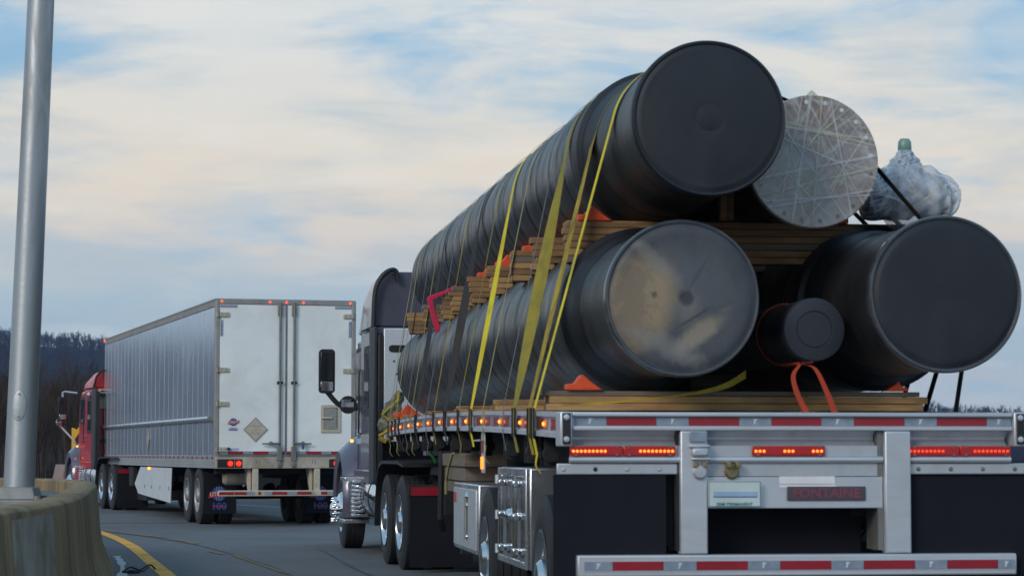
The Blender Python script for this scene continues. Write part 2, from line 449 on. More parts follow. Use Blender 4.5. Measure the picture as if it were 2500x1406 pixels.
M['tarp_green'] = mat('camouflage_cloth', (0.10, 0.10, 0.065), 0.85, 0, 0.5, 12, dirt=(0.28, 0.27, 0.2), dirt_amt=0.8, dscale=14, bump=0.01, bscale=12)
M['green_hose'] = mat('green_hose', (0.01, 0.30, 0.07), 0.4, 0, 0.05, 3)
M['valve'] = mat('wrapped_valve_steel', (0.13, 0.17, 0.26), 0.4, 0.2, 0.3, 6)
M['valve_cap'] = mat('green_valve_cap', (0.16, 0.28, 0.24), 0.35, 0, 0.3, 6)
M['rust'] = mat('rusty_flange', (0.20, 0.155, 0.135), 0.7, 0.3, 0.2, 4, dirt=(0.32, 0.17, 0.075), dirt_amt=0.6, dscale=2.2)

# ------------------------------------------------------------------ special materials
def node_add(m):
    nt = m.node_tree
    return nt, nt.nodes['Principled BSDF'], nt.links.new
def dusty_cap_mat():
    m = mat('dusty_pipe_cap', (0.045, 0.049, 0.060), 0.6, 0, 0.3, 3.0, 9)
    nt, b, L = node_add(m)
    base = b.inputs['Base Color'].links[0].from_socket
    tc = nt.nodes.new('ShaderNodeTexCoord')
    def blob(cx, cz, rx, rz, rot, lo, hi, nsc, namt):
        mp = nt.nodes.new('ShaderNodeMapping'); mp.vector_type = 'TEXTURE'
        mp.inputs['Location'].default_value = (cx, 0, cz)
        mp.inputs['Rotation'].default_value = (0, rot, 0)
        mp.inputs['Scale'].default_value = (rx, 10, rz)
        L(tc.outputs['Object'], mp.inputs[0])
        ln = nt.nodes.new('ShaderNodeVectorMath'); ln.operation = 'LENGTH'
        L(mp.outputs[0], ln.inputs[0])
        n = nt.nodes.new('ShaderNodeTexNoise'); n.inputs['Scale'].default_value = nsc; n.inputs['Detail'].default_value = 9
        n.inputs['Roughness'].default_value = 0.66; n.inputs['Distortion'].default_value = 0.5
        L(tc.outputs['Object'], n.inputs['Vector'])
        a = nt.nodes.new('ShaderNodeMath'); a.operation = 'MULTIPLY_ADD'
        L(n.outputs['Fac'], a.inputs[0]); a.inputs[1].default_value = namt; L(ln.outputs['Value'], a.inputs[2])
        r = nt.nodes.new('ShaderNodeMapRange'); r.interpolation_type = 'SMOOTHSTEP'
        r.inputs['From Min'].default_value = lo + namt * 0.5; r.inputs['From Max'].default_value = hi + namt * 0.5
        r.inputs['To Min'].default_value = 1; r.inputs['To Max'].default_value = 0
        L(a.outputs[0], r.inputs[0])
        return r.outputs[0]
    def over(cur, fac, col, k):
        mu = nt.nodes.new('ShaderNodeMath'); mu.operation = 'MULTIPLY'; mu.inputs[1].default_value = k
        L(fac, mu.inputs[0])
        mx = nt.nodes.new('ShaderNodeMix'); mx.data_type = 'RGBA'
        L(mu.outputs[0], mx.inputs[0]); L(cur, mx.inputs[6]); mx.inputs[7].default_value = (*col, 1)
        return mx.outputs[2]
    c = over(base, blob(-0.02, 0.02, 0.47, 0.47, 0, 0.2, 1.1, 2.6, 1.5), (0.10, 0.11, 0.125), 0.75)
    c = over(c, blob(-0.235, -0.02, 0.21, 0.28, 0.10, 0.5, 1.25, 4.0, 0.9), (0.29, 0.215, 0.135), 0.97)
    c = over(c, blob(0.10, -0.20, 0.16, 0.05, -0.62, 0.4, 1.6, 8.0, 1.6), (0.27, 0.225, 0.17), 0.9)
    c = over(c, blob(0.03, -0.06, 0.07, 0.09, 0.3, 0.3, 1.6, 10.0, 1.6), (0.20, 0.18, 0.155), 0.5)
    c = over(c, blob(-0.30, -0.02, 0.12, 0.30, 0.0, 0.5, 1.3, 13.0, 4.0), (0.08, 0.075, 0.07), 0.35)
    c = over(c, blob(-0.10, -0.28, 0.24, 0.06, 0.45, 0.4, 1.4, 10.0, 2.2), (0.22, 0.21, 0.20), 0.5)
    c = over(c, blob(-0.16, 0.21, 0.20, 0.045, 0.75, 0.4, 1.4, 11.0, 2.2), (0.22, 0.21, 0.19), 0.5)
    c = over(c, blob(-0.17, 0.02, 0.025, 0.02, 0, 0.3, 1.3, 20.0, 2.6), (0.06, 0.055, 0.05), 0.8)
    c = over(c, blob(0.02, 0.0, 0.055, 0.055, 0, 0.5, 1.1, 14.0, 0.9), (0.035, 0.037, 0.045), 0.9)
    c = over(c, blob(0.06, -0.115, 0.13, 0.009, -0.55, 0.5, 1.4, 9.0, 1.6), (0.03, 0.03, 0.034), 0.6)
    c = over(c, blob(0.09, 0.14, 0.10, 0.012, -1.0, 0.5, 1.4, 6.0, 2.6), (0.03, 0.03, 0.034), 0.35)
    L(c, b.inputs['Base Color'])
    return m
M['dusty_cap'] = dusty_cap_mat()
def streak_mat():
    # milky stretch film lying on rusty steel: many fine overlapping strands
    m = mat('film_wrapped_rust', (0.22, 0.19, 0.18), 0.45, 0.1, 0.35, 4.0, 9, dirt=(0.26, 0.13, 0.06), dirt_amt=0.6, dscale=2.5)
    nt, b, L = node_add(m)
    cur = b.inputs['Base Color'].links[0].from_socket
    tc = nt.nodes.new('ShaderNodeTexCoord')
    for ang, sc, lo, hi, k in ((0.2, 9, 0.5, 0.75, 0.55), (1.25, 8, 0.5, 0.74, 0.5), (-0.6, 7, 0.52, 0.74, 0.55), (2.1, 11, 0.54, 0.74, 0.45), (0.9, 16, 0.52, 0.7, 0.4), (0.0, 2.2, 0.30, 0.70, 0.6)):
        mp = nt.nodes.new('ShaderNodeMapping')
        mp.inputs['Rotation'].default_value = (0, ang, 0)
        mp.vector_type = 'TEXTURE'; mp.inputs['Scale'].default_value = (1.1, 1, 0.10) if ang else (1, 1, 0.6)
        mp.inputs['Location'].default_value = (ang * 3, 0, sc)
        L(tc.outputs['Object'], mp.inputs[0])
        n = nt.nodes.new('ShaderNodeTexNoise'); n.inputs['Scale'].default_value = sc * 0.35; n.inputs['Detail'].default_value = 5
        L(mp.outputs[0], n.inputs['Vector'])
        r = nt.nodes.new('ShaderNodeMapRange'); r.interpolation_type = 'SMOOTHSTEP'
        r.inputs['From Min'].default_value = lo; r.inputs['From Max'].default_value = hi; r.inputs['To Max'].default_value = k
        L(n.outputs['Fac'], r.inputs[0])
        mx = nt.nodes.new('ShaderNodeMix'); mx.data_type = 'RGBA'
        L(r.outputs[0], mx.inputs[0]); L(cur, mx.inputs[6]); mx.inputs[7].default_value = (0.56, 0.57, 0.59, 1)
        cur = mx.outputs[2]
    L(cur, b.inputs['Base Color'])
    return m
M['wrapped_rust'] = streak_mat()
def valve_wrap_mat():
    m = mat('film_wrapped_steel', (0.10, 0.13, 0.19), 0.28, 0.0, 0.4, 4.0, 6)
    nt, b, L = node_add(m)
    cur = b.inputs['Base Color'].links[0].from_socket
    tc = nt.nodes.new('ShaderNodeTexCoord')
    for ang, sc, k in ((0.5, 3.0, 0.75), (1.2, 4.0, 0.7), (-0.3, 2.6, 0.6), (0.9, 6.0, 0.5)):
        mp = nt.nodes.new('ShaderNodeMapping')
        mp.inputs['Rotation'].default_value = (0.4, ang, ang * 0.5)
        mp.vector_type = 'TEXTURE'; mp.inputs['Scale'].default_value = (0.10, 0.4, 1.3)
        mp.inputs['Location'].default_value = (ang * 5, 1, sc)
        L(tc.outputs['Object'], mp.inputs[0])
        n = nt.nodes.new('ShaderNodeTexNoise'); n.inputs['Scale'].default_value = sc; n.inputs['Detail'].default_value = 6
        n.inputs['Distortion'].default_value = 0.5
        L(mp.outputs[0], n.inputs['Vector'])
        r = nt.nodes.new('ShaderNodeMapRange'); r.interpolation_type = 'SMOOTHSTEP'
        r.inputs['From Min'].default_value = 0.47; r.inputs['From Max'].default_value = 0.60; r.inputs['To Max'].default_value = k
        L(n.outputs['Fac'], r.inputs[0])
        mx = nt.nodes.new('ShaderNodeMix'); mx.data_type = 'RGBA'
        L(r.outputs[0], mx.inputs[0]); L(cur, mx.inputs[6]); mx.inputs[7].default_value = (0.50, 0.53, 0.57, 1)
        cur = mx.outputs[2]
    L(cur, b.inputs['Base Color'])
    return m
M['valve_wrap'] = valve_wrap_mat()

# ------------------------------------------------------------------ ground, road, hills
def hill_h(x, y):
    # ridge about two kilometres off, high on the left and falling to the right
    prof = np.interp(x, [-3000, -900, -520, -430, -395, -360, -333, -250, -128, 40, 200, 330, 345, 380, 420, 520, 700, 3000],
                     [106, 99, 91, 88, 86, 83, 82, 76, 60, 48, 32, 25, 22, 15, 10, 7, 6, 5])
    t = np.clip((y - 700) / 1250, 0, 1)
    s = t * t * (3 - 2 * t)
    back = np.clip(1 - (y - 1950) / 1800, 0.35, 1)
    w = 4 * np.sin(x * 0.011 + y * 0.004) * s + 3 * np.sin(x * 0.023 - y * 0.009 + 1) * s + 2.0 * np.sin(x * 0.05 + 2) * s
    return prof * s * back + w * np.where(y < 1900, (1 - s) * s * 4, 0.35)
xs = np.concatenate([np.linspace(-1400, -900, 10), np.linspace(-860, 860, 120), np.linspace(900, 1400, 10)])
ys = np.concatenate([np.linspace(-250, 600, 10), np.linspace(660, 2500, 76)])
gx, gy = np.meshgrid(xs, ys)
gz = hill_h(gx, gy) - 0.12 - np.where(gy > 100, 0.6, 0)
nv = gx.size
verts = np.stack([gx.ravel(), gy.ravel(), gz.ravel()], 1)
w_ = len(xs)
idx = np.arange(nv).reshape(gx.shape)
fq = np.stack([idx[:-1, :-1].ravel(), idx[:-1, 1:].ravel(), idx[1:, 1:].ravel(), idx[1:, :-1].ravel()], 1)
me = bpy.data.meshes.new('terrain'); me.from_pydata(verts.tolist(), [], fq.tolist()); me.materials.append(M['soil'])
for p in me.polygons: p.use_smooth = True
kind(link('terrain', me), 'structure')

mb = MB()
road_poly = [(-2.6, -30), (60, -30), (60, 40), (30, 62), (8, 66), (-6, 78), (-16, 96), (-30, 125), (-44, 118), (-34, 92), (-22, 66), (-13, 48), (-8, 38), (-4.4, 26), (-3.2, 16)]
mb.add([(x, y, 0) for x, y in road_poly], [tuple(range(len(road_poly)))])
o = mb.build('road', M['asphalt']); kind(o, 'structure')
def catmull(pts, n=8):
    out = []
    P = [Vector(p) for p in pts]
    P = [2 * P[0] - P[1]] + P + [2 * P[-1] - P[-2]]
    for i in range(1, len(P) - 2):
        for k in range(n):
            t = k / n
            a, b, c, d = P[i - 1], P[i], P[i + 1], P[i + 2]
            out.append(0.5 * ((2 * b) + (c - a) * t + (2 * a - 5 * b + 4 * c - d) * t * t + (3 * b - a - 3 * c + d) * t ** 3))
    out.append(P[-2])
    return out
def strip(name, pts, w, z, m, parent=None, n=8, wob=0.0, t=0.002):
    P = catmull([(x, y, 0) for x, y in pts], n)
    mb = MB(); a = []; b = []
    for i, p in enumerate(P):
        d = (P[min(i + 1, len(P) - 1)] - P[max(i - 1, 0)]).normalized()
        nrm = Vector((-d.y, d.x, 0))
        ww = w / 2 * (1 + wob * random.uniform(-1, 1))
        a.append(p + nrm * ww + Vector((0, 0, z))); b.append(p - nrm * ww + Vector((0, 0, z)))
    vs = a + b; m_ = len(P)
    mb.add(vs, [(i, i + 1, m_ + i + 1, m_ + i) for i in range(m_ - 1)])
    return mb.build(name, m, parent)
BAR = [(-2.45, 4.0), (-2.62, 8.0), (-2.72, 11.0), (-2.86, 14.0), (-3.02, 16.6), (-3.40, 19.6), (-3.86, 22.6), (-4.32, 25.6), (-4.86, 28.4), (-5.6, 30.6), (-6.5, 31.9), (-7.5, 32.2)]
yl = [(-1.55, 8), (-1.80, 13), (-2.25, 18), (-2.85, 22), (-3.55, 25.5), (-4.25, 29.0), (-5.35, 34.4), (-6.55, 39.3), (-8.2, 45), (-11.5, 54), (-17, 66), (-26, 84)]
gut = [(x - 0.42, y + 0.1) for x, y in yl]
kind(strip('gutter_pan', gut, 0.62, 0.004, M['gutter']), 'structure')
kind(strip('edge_line', yl, 0.17, 0.008, M['yellow_paint'], wob=0.05), 'structure')
kind(strip('gutter_streak', [(-3.62, 22.6), (-3.98, 25.2), (-4.42, 28.0), (-4.85, 30.3)], 0.07, 0.009, M['white_paint'], wob=0.6), 'structure')
for pts, wd in (([(-6.6, 40.2), (-5.75, 38.2), (-5.2, 36.9)], 0.10), ([(-4.95, 36.2), (-4.62, 35.2), (-4.4, 34.4)], 0.11), ([(-3.9, 31.8), (-3.62, 30.9)], 0.07), ([(-3.45, 30.6), (-2.9, 28.2), (-2.35, 25.9)], 0.05)):
    kind(strip('worn_line', pts, wd, 0.008, M['old_yellow'], wob=0.5), 'structure')
kind(strip('pavement_strip', [(-7.2, 41.0), (-5.6, 37.6), (-4.4, 34.2), (-3.3, 30.2), (-2.3, 25.8), (-1.4, 20)], 0.035, 0.006, M['seal'], wob=0.4), 'structure')  # sealed pavement seam along the worn line
kind(strip('pavement_strip', [(-7.6, 44.5), (-5.2, 44.8), (-3.2, 45.6), (0.5, 46.8)], 0.10, 0.006, M['seal'], wob=0.4), 'structure')  # dark strip across the road, borrowing the sealant colour
kind(strip('pavement_strip', [(-2.6, 33.0), (-1.2, 24.5), (0.2, 23.6)], 0.05, 0.006, M['seal'], wob=0.5), 'structure')  # sealed crack in the pavement
kind(strip('far_edge_line', [(6, 44), (1, 49), (-3.8, 54.6), (-7.2, 61), (-12, 71), (-19, 88)], 0.14, 0.008, M['white_paint'], wob=0.1), 'structure')
kind(strip('shoulder', [(9.5, 40), (2.6, 51), (-2.3, 57.2), (-5.6, 63.5), (-10.2, 74), (-17, 91)], 3.0, 0.004, M['gutter']), 'structure')

# concrete barrier round the lamp standard
def barrier(name, path, prof, label, seg_ids, parent_loc=None):
    root = thing(name, label, 'barrier', (path[0][0], path[0][1], 0))
    P = catmull([(x, y, 0) for x, y in path], 6)
    off = Vector((path[0][0], path[0][1], 0))
    P = [p - off for p in P]
    N = []
    for i, p in enumerate(P):
        d = (P[min(i + 1, len(P) - 1)] - P[max(i - 1, 0)]).normalized()
        N.append((Vector((d.y, -d.x, 0)), d))
    return root, P, N
PROF = [(0.19, 0.0), (0.19, 0.07), (0.165, 0.10), (0.075, 0.33), (0.045, 0.50), (0.015, 0.885), (0.005, 0.925), (-0.03, 0.948), (-0.20, 0.95), (-0.235, 0.93), (-0.24, 0.60), (-0.24, 0.0)]
root, P, N = barrier('concrete_barrier', BAR, PROF, 'weathered tan concrete barrier curving round the tall steel pole', None)
cuts = [0, 12, 24, 31, 38, 44, 50, 56, len(P) - 1]
for a, b in zip(cuts[:-1], cuts[1:]):
    b = min(b, len(P) - 1)
    rings = []
    for k in range(a, b + 1):
        n_, d_ = N[k]
        sh = Vector((0, 0, 0))
        if k == a and a: sh = d_ * 0.014
        if k == b and b < len(P) - 1: sh = -d_ * 0.014
        wob = 0.004 * math.sin(k * 2.1)
        rings.append([P[k] + sh + n_ * (u + wob) + Vector((0, 0, z)) for u, z in PROF])
    MB().loft(rings).build('segment', M['concrete'], root, bevel=0.006)
# pale repaired patch on the face: a skim coat that follows the profile
rings = []
for k in range(18, 23):
    n_, d_ = N[k]
    rings.append([P[k] + n_ * (u + 0.006) + Vector((0, 0, z)) for u, z in PROF[1:6]] + [P[k] + n_ * (u - 0.006) + Vector((0, 0, z)) for u, z in PROF[5:0:-1]])
MB().loft(rings).build('repair_patch', M['concrete_pale'], root)
# dirt-filled core behind the lip
core = [(x - 0.2, y, 0) for x, y in BAR]
mb = MB()
pl = [(p.x - 0.21 * N[i][0].x, p.y - 0.21 * N[i][0].y) for i, p in enumerate(P)]
pl2 = pl + [(-5.6, pl[-1][1]), (-3.2, 12 - 4.0), (-1.6, 0)]
pl2 = [(x, y) for x, y in pl] + [(-7.0, 27.5), (-2.2, 8)]
mb.add([(x, y, 0.80) for x, y in pl2], [tuple(range(len(pl2)))])
mb.build('core_fill', M['fill'], root)
# far side wall of the widened barrier
BL = [(-7.5, 32.2), (-7.9, 31.2), (-7.4, 27), (-6.2, 20), (-5.2, 12), (-4.8, 4)]
root2, P2, N2 = barrier('concrete_barrier', BL, PROF, 'far side of the concrete barrier, behind the base of the steel pole', None)
rings = []
for k in range(len(P2)):
    n_, d_ = N2[k]
    rings.append([P2[k] - n_ * u * -1 + Vector((0, 0, z)) for u, z in PROF])
MB().loft(rings).build('segment', M['concrete'], root2, bevel=0.006)

# far barrier beyond the box trailer
FB = [(14, 40), (6, 50), (0.5, 57), (-3.4, 62.5), (-7.4, 70), (-12, 82), (-18, 98)]
r3, P3, N3 = barrier('concrete_barrier', FB, PROF, 'distant reddish concrete wall seen under the box trailer', None)
step = 4
for a in range(0, len(P3) - 1, step):
    b = min(a + step, len(P3) - 1)
    rings = []
    for k in range(a, b + 1):
        n_, d_ = N3[k]
        sh = d_ * (0.012 if k == a else (-0.012 if k == b else 0))
        rings.append([P3[k] + sh + n_ * (u) + Vector((0, 0, z * 0.9)) for u, z in [(0.25, 0), (0.25, 0.1), (0.1, 0.3), (0.03, 0.9), (-0.15, 0.9), (-0.3, 0.1), (-0.3, 0)]])
    MB().loft(rings).build('segment', M['concrete_far'], r3)

# tyre-tread debris in the gutter
mb = MB()
mb.tube(catmull([(0, 0, 0.03), (0.10, 0.35, 0.10), (0.24, 0.6, 0.04), (0.38, 0.95, 0.12), (0.44, 1.3, 0.03)], 5), 0.018, 6)
mb.tube(catmull([(0.02, 0.3, 0.02), (0.16, 0.1, 0.05), (0.34, 0.25, 0.03), (0.42, 0.6, 0.09)], 5), 0.014, 6)
mb.box(0.02, 0.3, 0.0, 0.3, 0.005, 0.035)
o = mb.build('tyre_scrap', M['rubber'], None, loc=(-4.10, 26.0, 0.005)); o.scale = (0.55, 0.55, 0.55); tag(o, 'curled black strips of tyre rubber lying beside the yellow line', 'debris')

# lamp standard
root = thing('light_pole', 'tall tapered galvanised steel pole standing in the concrete barrier', 'light pole', (-3.70, 18.5, 0.80))
lean = 0.032
H = 9.2
pts = [Vector((lean * h, 0, h + 0.20)) for h in np.linspace(0, H, 24)]
rad = [0.116 - 0.0042 * h for h in np.linspace(0, H, 24)]
MB().tube(pts, rad, 40).build('shaft', M['galv'], root)
mb = MB()
mb.prism([(-0.19, -0.17), (0.19, -0.17), (0.19, 0.17), (-0.19, 0.17)], 'z', 0.0, 0.12)
mb.build('base_plinth', M['steel_base'], root, bevel=0.01)
mb = MB()
mb.loft([[Vector((x * s, y * s, z)) for x, y in ((-.15, -.15), (.15, -.15), (.15, .15), (-.15, .15))] for s, z in ((1.0, 0.12), (0.97, 0.15), (0.84, 0.215))])
mb.build('base_cover', M['steel_base'], root, bevel=0.008)
for x in (-0.165, 0.165):
    for y in (-0.14, 0.14):
        MB().cyl((x, y, 0.12), (x, y, 0.15), 0.02, n=6).build('anchor_bolt', M['steel_base'], root)
# oval handhole cover with two screws
cz = 1.27 + 114 / 6000 * 18.5 - 0.80
hx = lean * (cz - 0.2)
mb = MB(); ring_o = []; ring_i = []
def on_shaft(u, z, e):
    r = 0.116 - 0.0042 * z + e
    a = -math.pi / 2 + u / r
    return Vector((lean * (z - 0.2) + r * math.cos(a), r * math.sin(a), z))
nn = 28
for e, k in ((0.001, 1.0), (0.006, 0.98), (0.007, 0.90)):
    ring_o.append([on_shaft(0.055 * k * math.cos(t) - 0.005, cz + 0.115 * k * math.sin(t), e) for t in np.linspace(0, 2 * math.pi, nn, endpoint=False)])
mb.loft(ring_o, caps=True)
hc = mb.build('handhole_cover', M['galv'], root)
for dz in (-0.085, 0.085):
    p = on_shaft(-0.005, cz + dz, 0.006)
    MB().cyl(p, p + Vector((0, -0.006, 0)), 0.009, n=10).build('screw', M['steel_base'], hc)
# stains
for u, z, s in ((0.02, 2.33, 0.02), (-0.01, 3.9, 0.014), (0.035, 1.9, 0.012), (-0.02, 3.35, 0.012)):
    pass
MB().tube([(lean * 4.1 - 0.0, 0, 4.42), (-0.5, 0, 4.02), (-1.3, 0, 3.52), (-2.4, 0, 3.0)], 0.012, 8).build('guy_wire', M['bar_dark'], root)
arm = [(lean * H, 0, H + 0.15), (-0.6, 0, H + 0.5), (-1.8, 0, H + 0.6)]
MB().tube(catmull(arm, 5), 0.035, 10).build('lamp_arm', M['galv'], root)
mb = MB(); mb.loft([[Vector((x, s * 0.12 * math.cos(t), H + 0.6 + 0.06 * s * math.sin(t))) for t in np.linspace(0, 2 * math.pi, 14, endpoint=False)] for x, s in ((-1.7, .4), (-1.85, 1), (-2.3, 1), (-2.45, .5))])
mb.build('lamp_head', M['galv'], root)

# ------------------------------------------------------------------ bare winter trees
def tree_template(seed, h, levels, thick, spread, ntop=3):
    rr = random.Random(seed)
    V_ = []; F_ = []
    def seg(p, q, r0, r1):
        a, b = basis(q - p); o = len(V_)
        for c, r in ((p, r0), (q, r1)):
            for i in range(3):
                t = 2.094 * i
                V_.append(c + a * r * math.cos(t) + b * r * math.sin(t))
        for i in range(3):
            j = (i + 1) % 3
            F_.append((o + i, o + j, o + 3 + j)); F_.append((o + i, o + 3 + j, o + 3 + i))
    def grow(p, d, L, r, lv):
        q = p + d * L
        seg(p, q, r, r * 0.65)
        if lv == 0:
            return
        n = ntop if lv > 1 else ntop + 1
        for i in range(n):
            az = rr.uniform(0, 6.283); tl = rr.uniform(0.35, 0.8) * spread
            a, b = basis(d)
            nd = (d + (a * math.cos(az) + b * math.sin(az)) * tl + Vector((0, 0, 0.25))).normalized()
            st = p + d * L * rr.uniform(0.55, 1.0)
            grow(st, nd, L * rr.uniform(0.55, 0.8), r * 0.55, lv - 1)
    grow(Vector((0, 0, -0.3)), Vector((rr.uniform(-.06, .06), rr.uniform(-.06, .06), 1)).normalized(), h * 0.38, thick, levels)
    v = np.array([tuple(p) for p in V_]); v[:, 2] *= h / v[:, 2].max()
    return v, np.array(F_)
def scatter(name, templates, pts, scales, m, k='stuff'):
    VV = []; FF = []; o = 0
    for (x, y, z), s in zip(pts, scales):
        v, f = templates[rng.integers(len(templates))]
        a = rng.uniform(0, 6.283); c, sn = math.cos(a), math.sin(a)
        w = v * s * np.array([1, 1, rng.uniform(0.9, 1.12)])
        w = np.stack([w[:, 0] * c - w[:, 1] * sn + x, w[:, 0] * sn + w[:, 1] * c + y, w[:, 2] + z], 1)
        VV.append(w); FF.append(f + o); o += len(v)
    VV = np.concatenate(VV); FF = np.concatenate(FF).astype(np.int32)
    me = bpy.data.meshes.new(name)
    me.vertices.add(len(VV)); me.vertices.foreach_set('co', VV.astype(np.float32).ravel())
    me.loops.add(FF.size); me.loops.foreach_set('vertex_index', FF.ravel())
    me.polygons.add(len(FF)); me.polygons.foreach_set('loop_start', np.arange(0, FF.size, 3, dtype=np.int32))
    me.polygons.foreach_set('loop_total', np.full(len(FF), 3, dtype=np.int32))
    me.update(); me.validate()
    me.materials.append(m)
    o = link(name, me); kind(o, k)
    return o
far_t = [tree_template(i, 12, 3, 0.42, 1.5, 3) for i in range(6)]
for nm, n, mt, xr in (('hillside_wood', 4300, 'bark_far', None), ('hillside_wood', 2000, 'bark_far2', None)):
    x = rng.uniform(-820, 760, n * 2); y = rng.uniform(760, 1990, n * 2)
    keep = (np.abs(x / y) < 0.27) & ((x / y < 0.02) | (y > 1500))
    x = x[keep][:n]; y = y[keep][:n]
    z = hill_h(x, y) - 1.2
    scatter(nm, far_t, np.stack([x, y, z], 1), rng.uniform(0.7, 1.15, len(x)), M[mt])
# crest row
x = np.concatenate([rng.uniform(-560, -60, 420), rng.uniform(250, 560, 160)]); y = rng.uniform(1900, 1975, len(x))
scatter('ridge_trees', far_t, np.stack([x, y, hill_h(x, y) - 1.5], 1), rng.uniform(0.55, 0.95, len(x)), M['bark_far'])
big = tree_template(44, 19, 4, 0.4, 1.1, 4)
me = bpy.data.meshes.new('bare_tree'); me.from_pydata(big[0].tolist(), [], big[1].tolist()); me.materials.append(M['bark_far'])
xx, yy = -333.0 / 2000 * 1960 - 0, 1960.0
o = link('bare_tree', me, loc=(-326, 1960, float(hill_h(np.array([-326.0]), np.array([1960.0]))[0]) - 2)); tag(o, 'tall bare tree standing above the wooded ridge left of the box trailer', 'tree')
# nearer brush at the foot of the slope
mid_t = [tree_template(60 + i, 7.5, 3, 0.07, 0.9, 4) for i in range(5)]
n = 330
x = rng.uniform(-0.225, -0.148, n); y = rng.uniform(120, 300, n)
scatter('roadside_brush', mid_t, np.stack([x * y, y, np.full(n, -0.4)], 1), rng.uniform(0.5, 1.0, n), M['bark_near'])
mid2 = [tree_template(80 + i, 15, 3, 0.13, 0.9, 4) for i in range(4)]
n = 420
x = rng.uniform(-0.23, -0.10, n); y = rng.uniform(380, 700, n)
scatter('slope_foot_wood', mid2, np.stack([x * y, y, hill_h(x * y, y) - 1], 1), rng.uniform(0.6, 1.1, n), M['bark_near'])

# air between here and the hills
hz = MB().box(-1450, 1450, -300, 2560, -1.9, 138).build('haze', M['soil'], None)
hm = bpy.data.materials.new('haze_air'); hm.use_nodes = True
hm.node_tree.nodes.clear()
ho = hm.node_tree.nodes.new('ShaderNodeOutputMaterial'); hv = hm.node_tree.nodes.new('ShaderNodeVolumePrincipled')
hv.inputs['Color'].default_value = (0.42, 0.62, 1.0, 1)
hv.inputs['Density'].default_value = 0.00011
hv.inputs['Anisotropy'].default_value = 0.0
hm.node_tree.links.new(hv.outputs[0], ho.inputs['Volume'])
hz.data.materials.clear(); hz.data.materials.append(hm); kind(hz, 'stuff')
# terrain and hills must lie inside the box: the terrain's rim is outside the haze only behind the ridge

# ------------------------------------------------------------------ wheels
def tyre_profile(r, w):
    h = w / 2
    p = [(r * 0.58, -h * 0.86), (r * 0.66, -h * 0.98), (r * 0.80, -h * 1.0), (r * 0.93, -h * 0.92), (r * 0.985, -h * 0.80)]
    for a, b in ((-0.80, -0.46), (-0.40, -0.04), (0.04, 0.40), (0.46, 0.80)):
        p += [(r * 1.0, a * h), (r * 1.0, b * h), (r * 0.975, (b + 0.005) * h), (r * 0.975, (b + 0.055) * h)]
    p = p[:-2]
    p += [(r * 0.985, h * 0.80), (r * 0.93, h * 0.92), (r * 0.80, h * 1.0), (r * 0.66, h * 0.98), (r * 0.58, h * 0.86)]
    return p
_wc = {}
def wheel_meshes(r, w, rim, dish):
    k = (r, w, rim, dish)
    if k in _wc:
        return _wc[k]
    ty = MB().lathe(tyre_profile(r, w), (0, 0, 0), (1, 0, 0), 56, closed=True).mesh('tyre', 25)
    ty.materials.append(M['rubber'])
    h = w / 2
    R0 = r * 0.60
    # dish > 0: face sunk inwards (outer dual), dish < 0: bulging (steer wheel); outside is -x
    f = -h * 0.92
    pr = [(R0, -f), (R0 * 0.96, -f - 0.02), (R0 * 0.90, 0.0), (R0 * 0.90, f + 0.03), (R0 * 0.985, f + 0.006), (R0 * 1.0, f - 0.012), (R0 * 0.955, f - 0.014), (R0 * 0.915, f + 0.02)]
    d = dish
    if d > 0:
        pr += [(R0 * 0.88, f + d * 0.55), (R0 * 0.80, f + d * 0.92), (R0 * 0.60, f + d), (R0 * 0.46, f + d), (R0 * 0.42, f + d - 0.10), (R0 * 0.33, f + d - 0.13), (0.0, f + d - 0.14)]
    else:
        pr += [(R0 * 0.86, f + 0.03), (R0 * 0.70, f + d * 0.6), (R0 * 0.50, f + d), (R0 * 0.40, f + d - 0.02), (R0 * 0.36, f + d - 0.06), (R0 * 0.2, f + d - 0.09), (0.0, f + d - 0.095)]
    rm = MB().lathe(pr, (0, 0, 0), (1, 0, 0), 48).mesh('rim', 30)
    rm.materials.append(M[rim])
    nut = MB().cyl((0, 0, 0), (-0.035, 0, 0), 0.018, 0.015, n=6).mesh('lug_nut'); nut.materials.append(M[rim])
    _wc[k] = (ty, rm, nut)
    return _wc[k]
def wheel(parent, x, y, r=0.51, w=0.27, rim='rim', dish=0.13, side=-1, nuts=False):
    ty, rm, nut = wheel_meshes(r, w, rim, dish)
    rot = (0, 0, 0) if side < 0 else (0, 0, math.pi)
    t = link('tyre', ty, parent, loc=(x, y, r), rot=rot)
    q = link('rim', rm, t)
    if nuts:
        f = -(w / 2) * 0.92 + dish
        for i in range(10):
            a = 2 * math.pi * i / 10
            link('lug_nut', nut, t, loc=(f, 0.142 * math.cos(a), 0.142 * math.sin(a)))
    return t
def dual(parent, xc, y, side, **k):
    wheel(parent, side * xc, y, side=side, **k)
    k2 = dict(k); k2['nuts'] = False
    wheel(parent, side * (xc - 0.33), y, side=side, **k2)

def rring(y, hw, z0, z1, r, n=6, hwb=None):
    # rounded-rectangle ring in the x-z plane at y
    hwb = hw if hwb is None else hwb
    pts = []
    for cx, cz, a0, w_ in ((hw - r, z1 - r, 0, hw), (-(hw - r), z1 - r, 90, hw)):
        for i in range(n + 1):
            a = R(a0 + 90 * i / n)
            pts.append(Vector((cx + r * math.cos(a), y, cz + r * math.sin(a))))
    pts.append(Vector((-hwb, y, z0))); pts.append(Vector((hwb, y, z0)))
    return pts

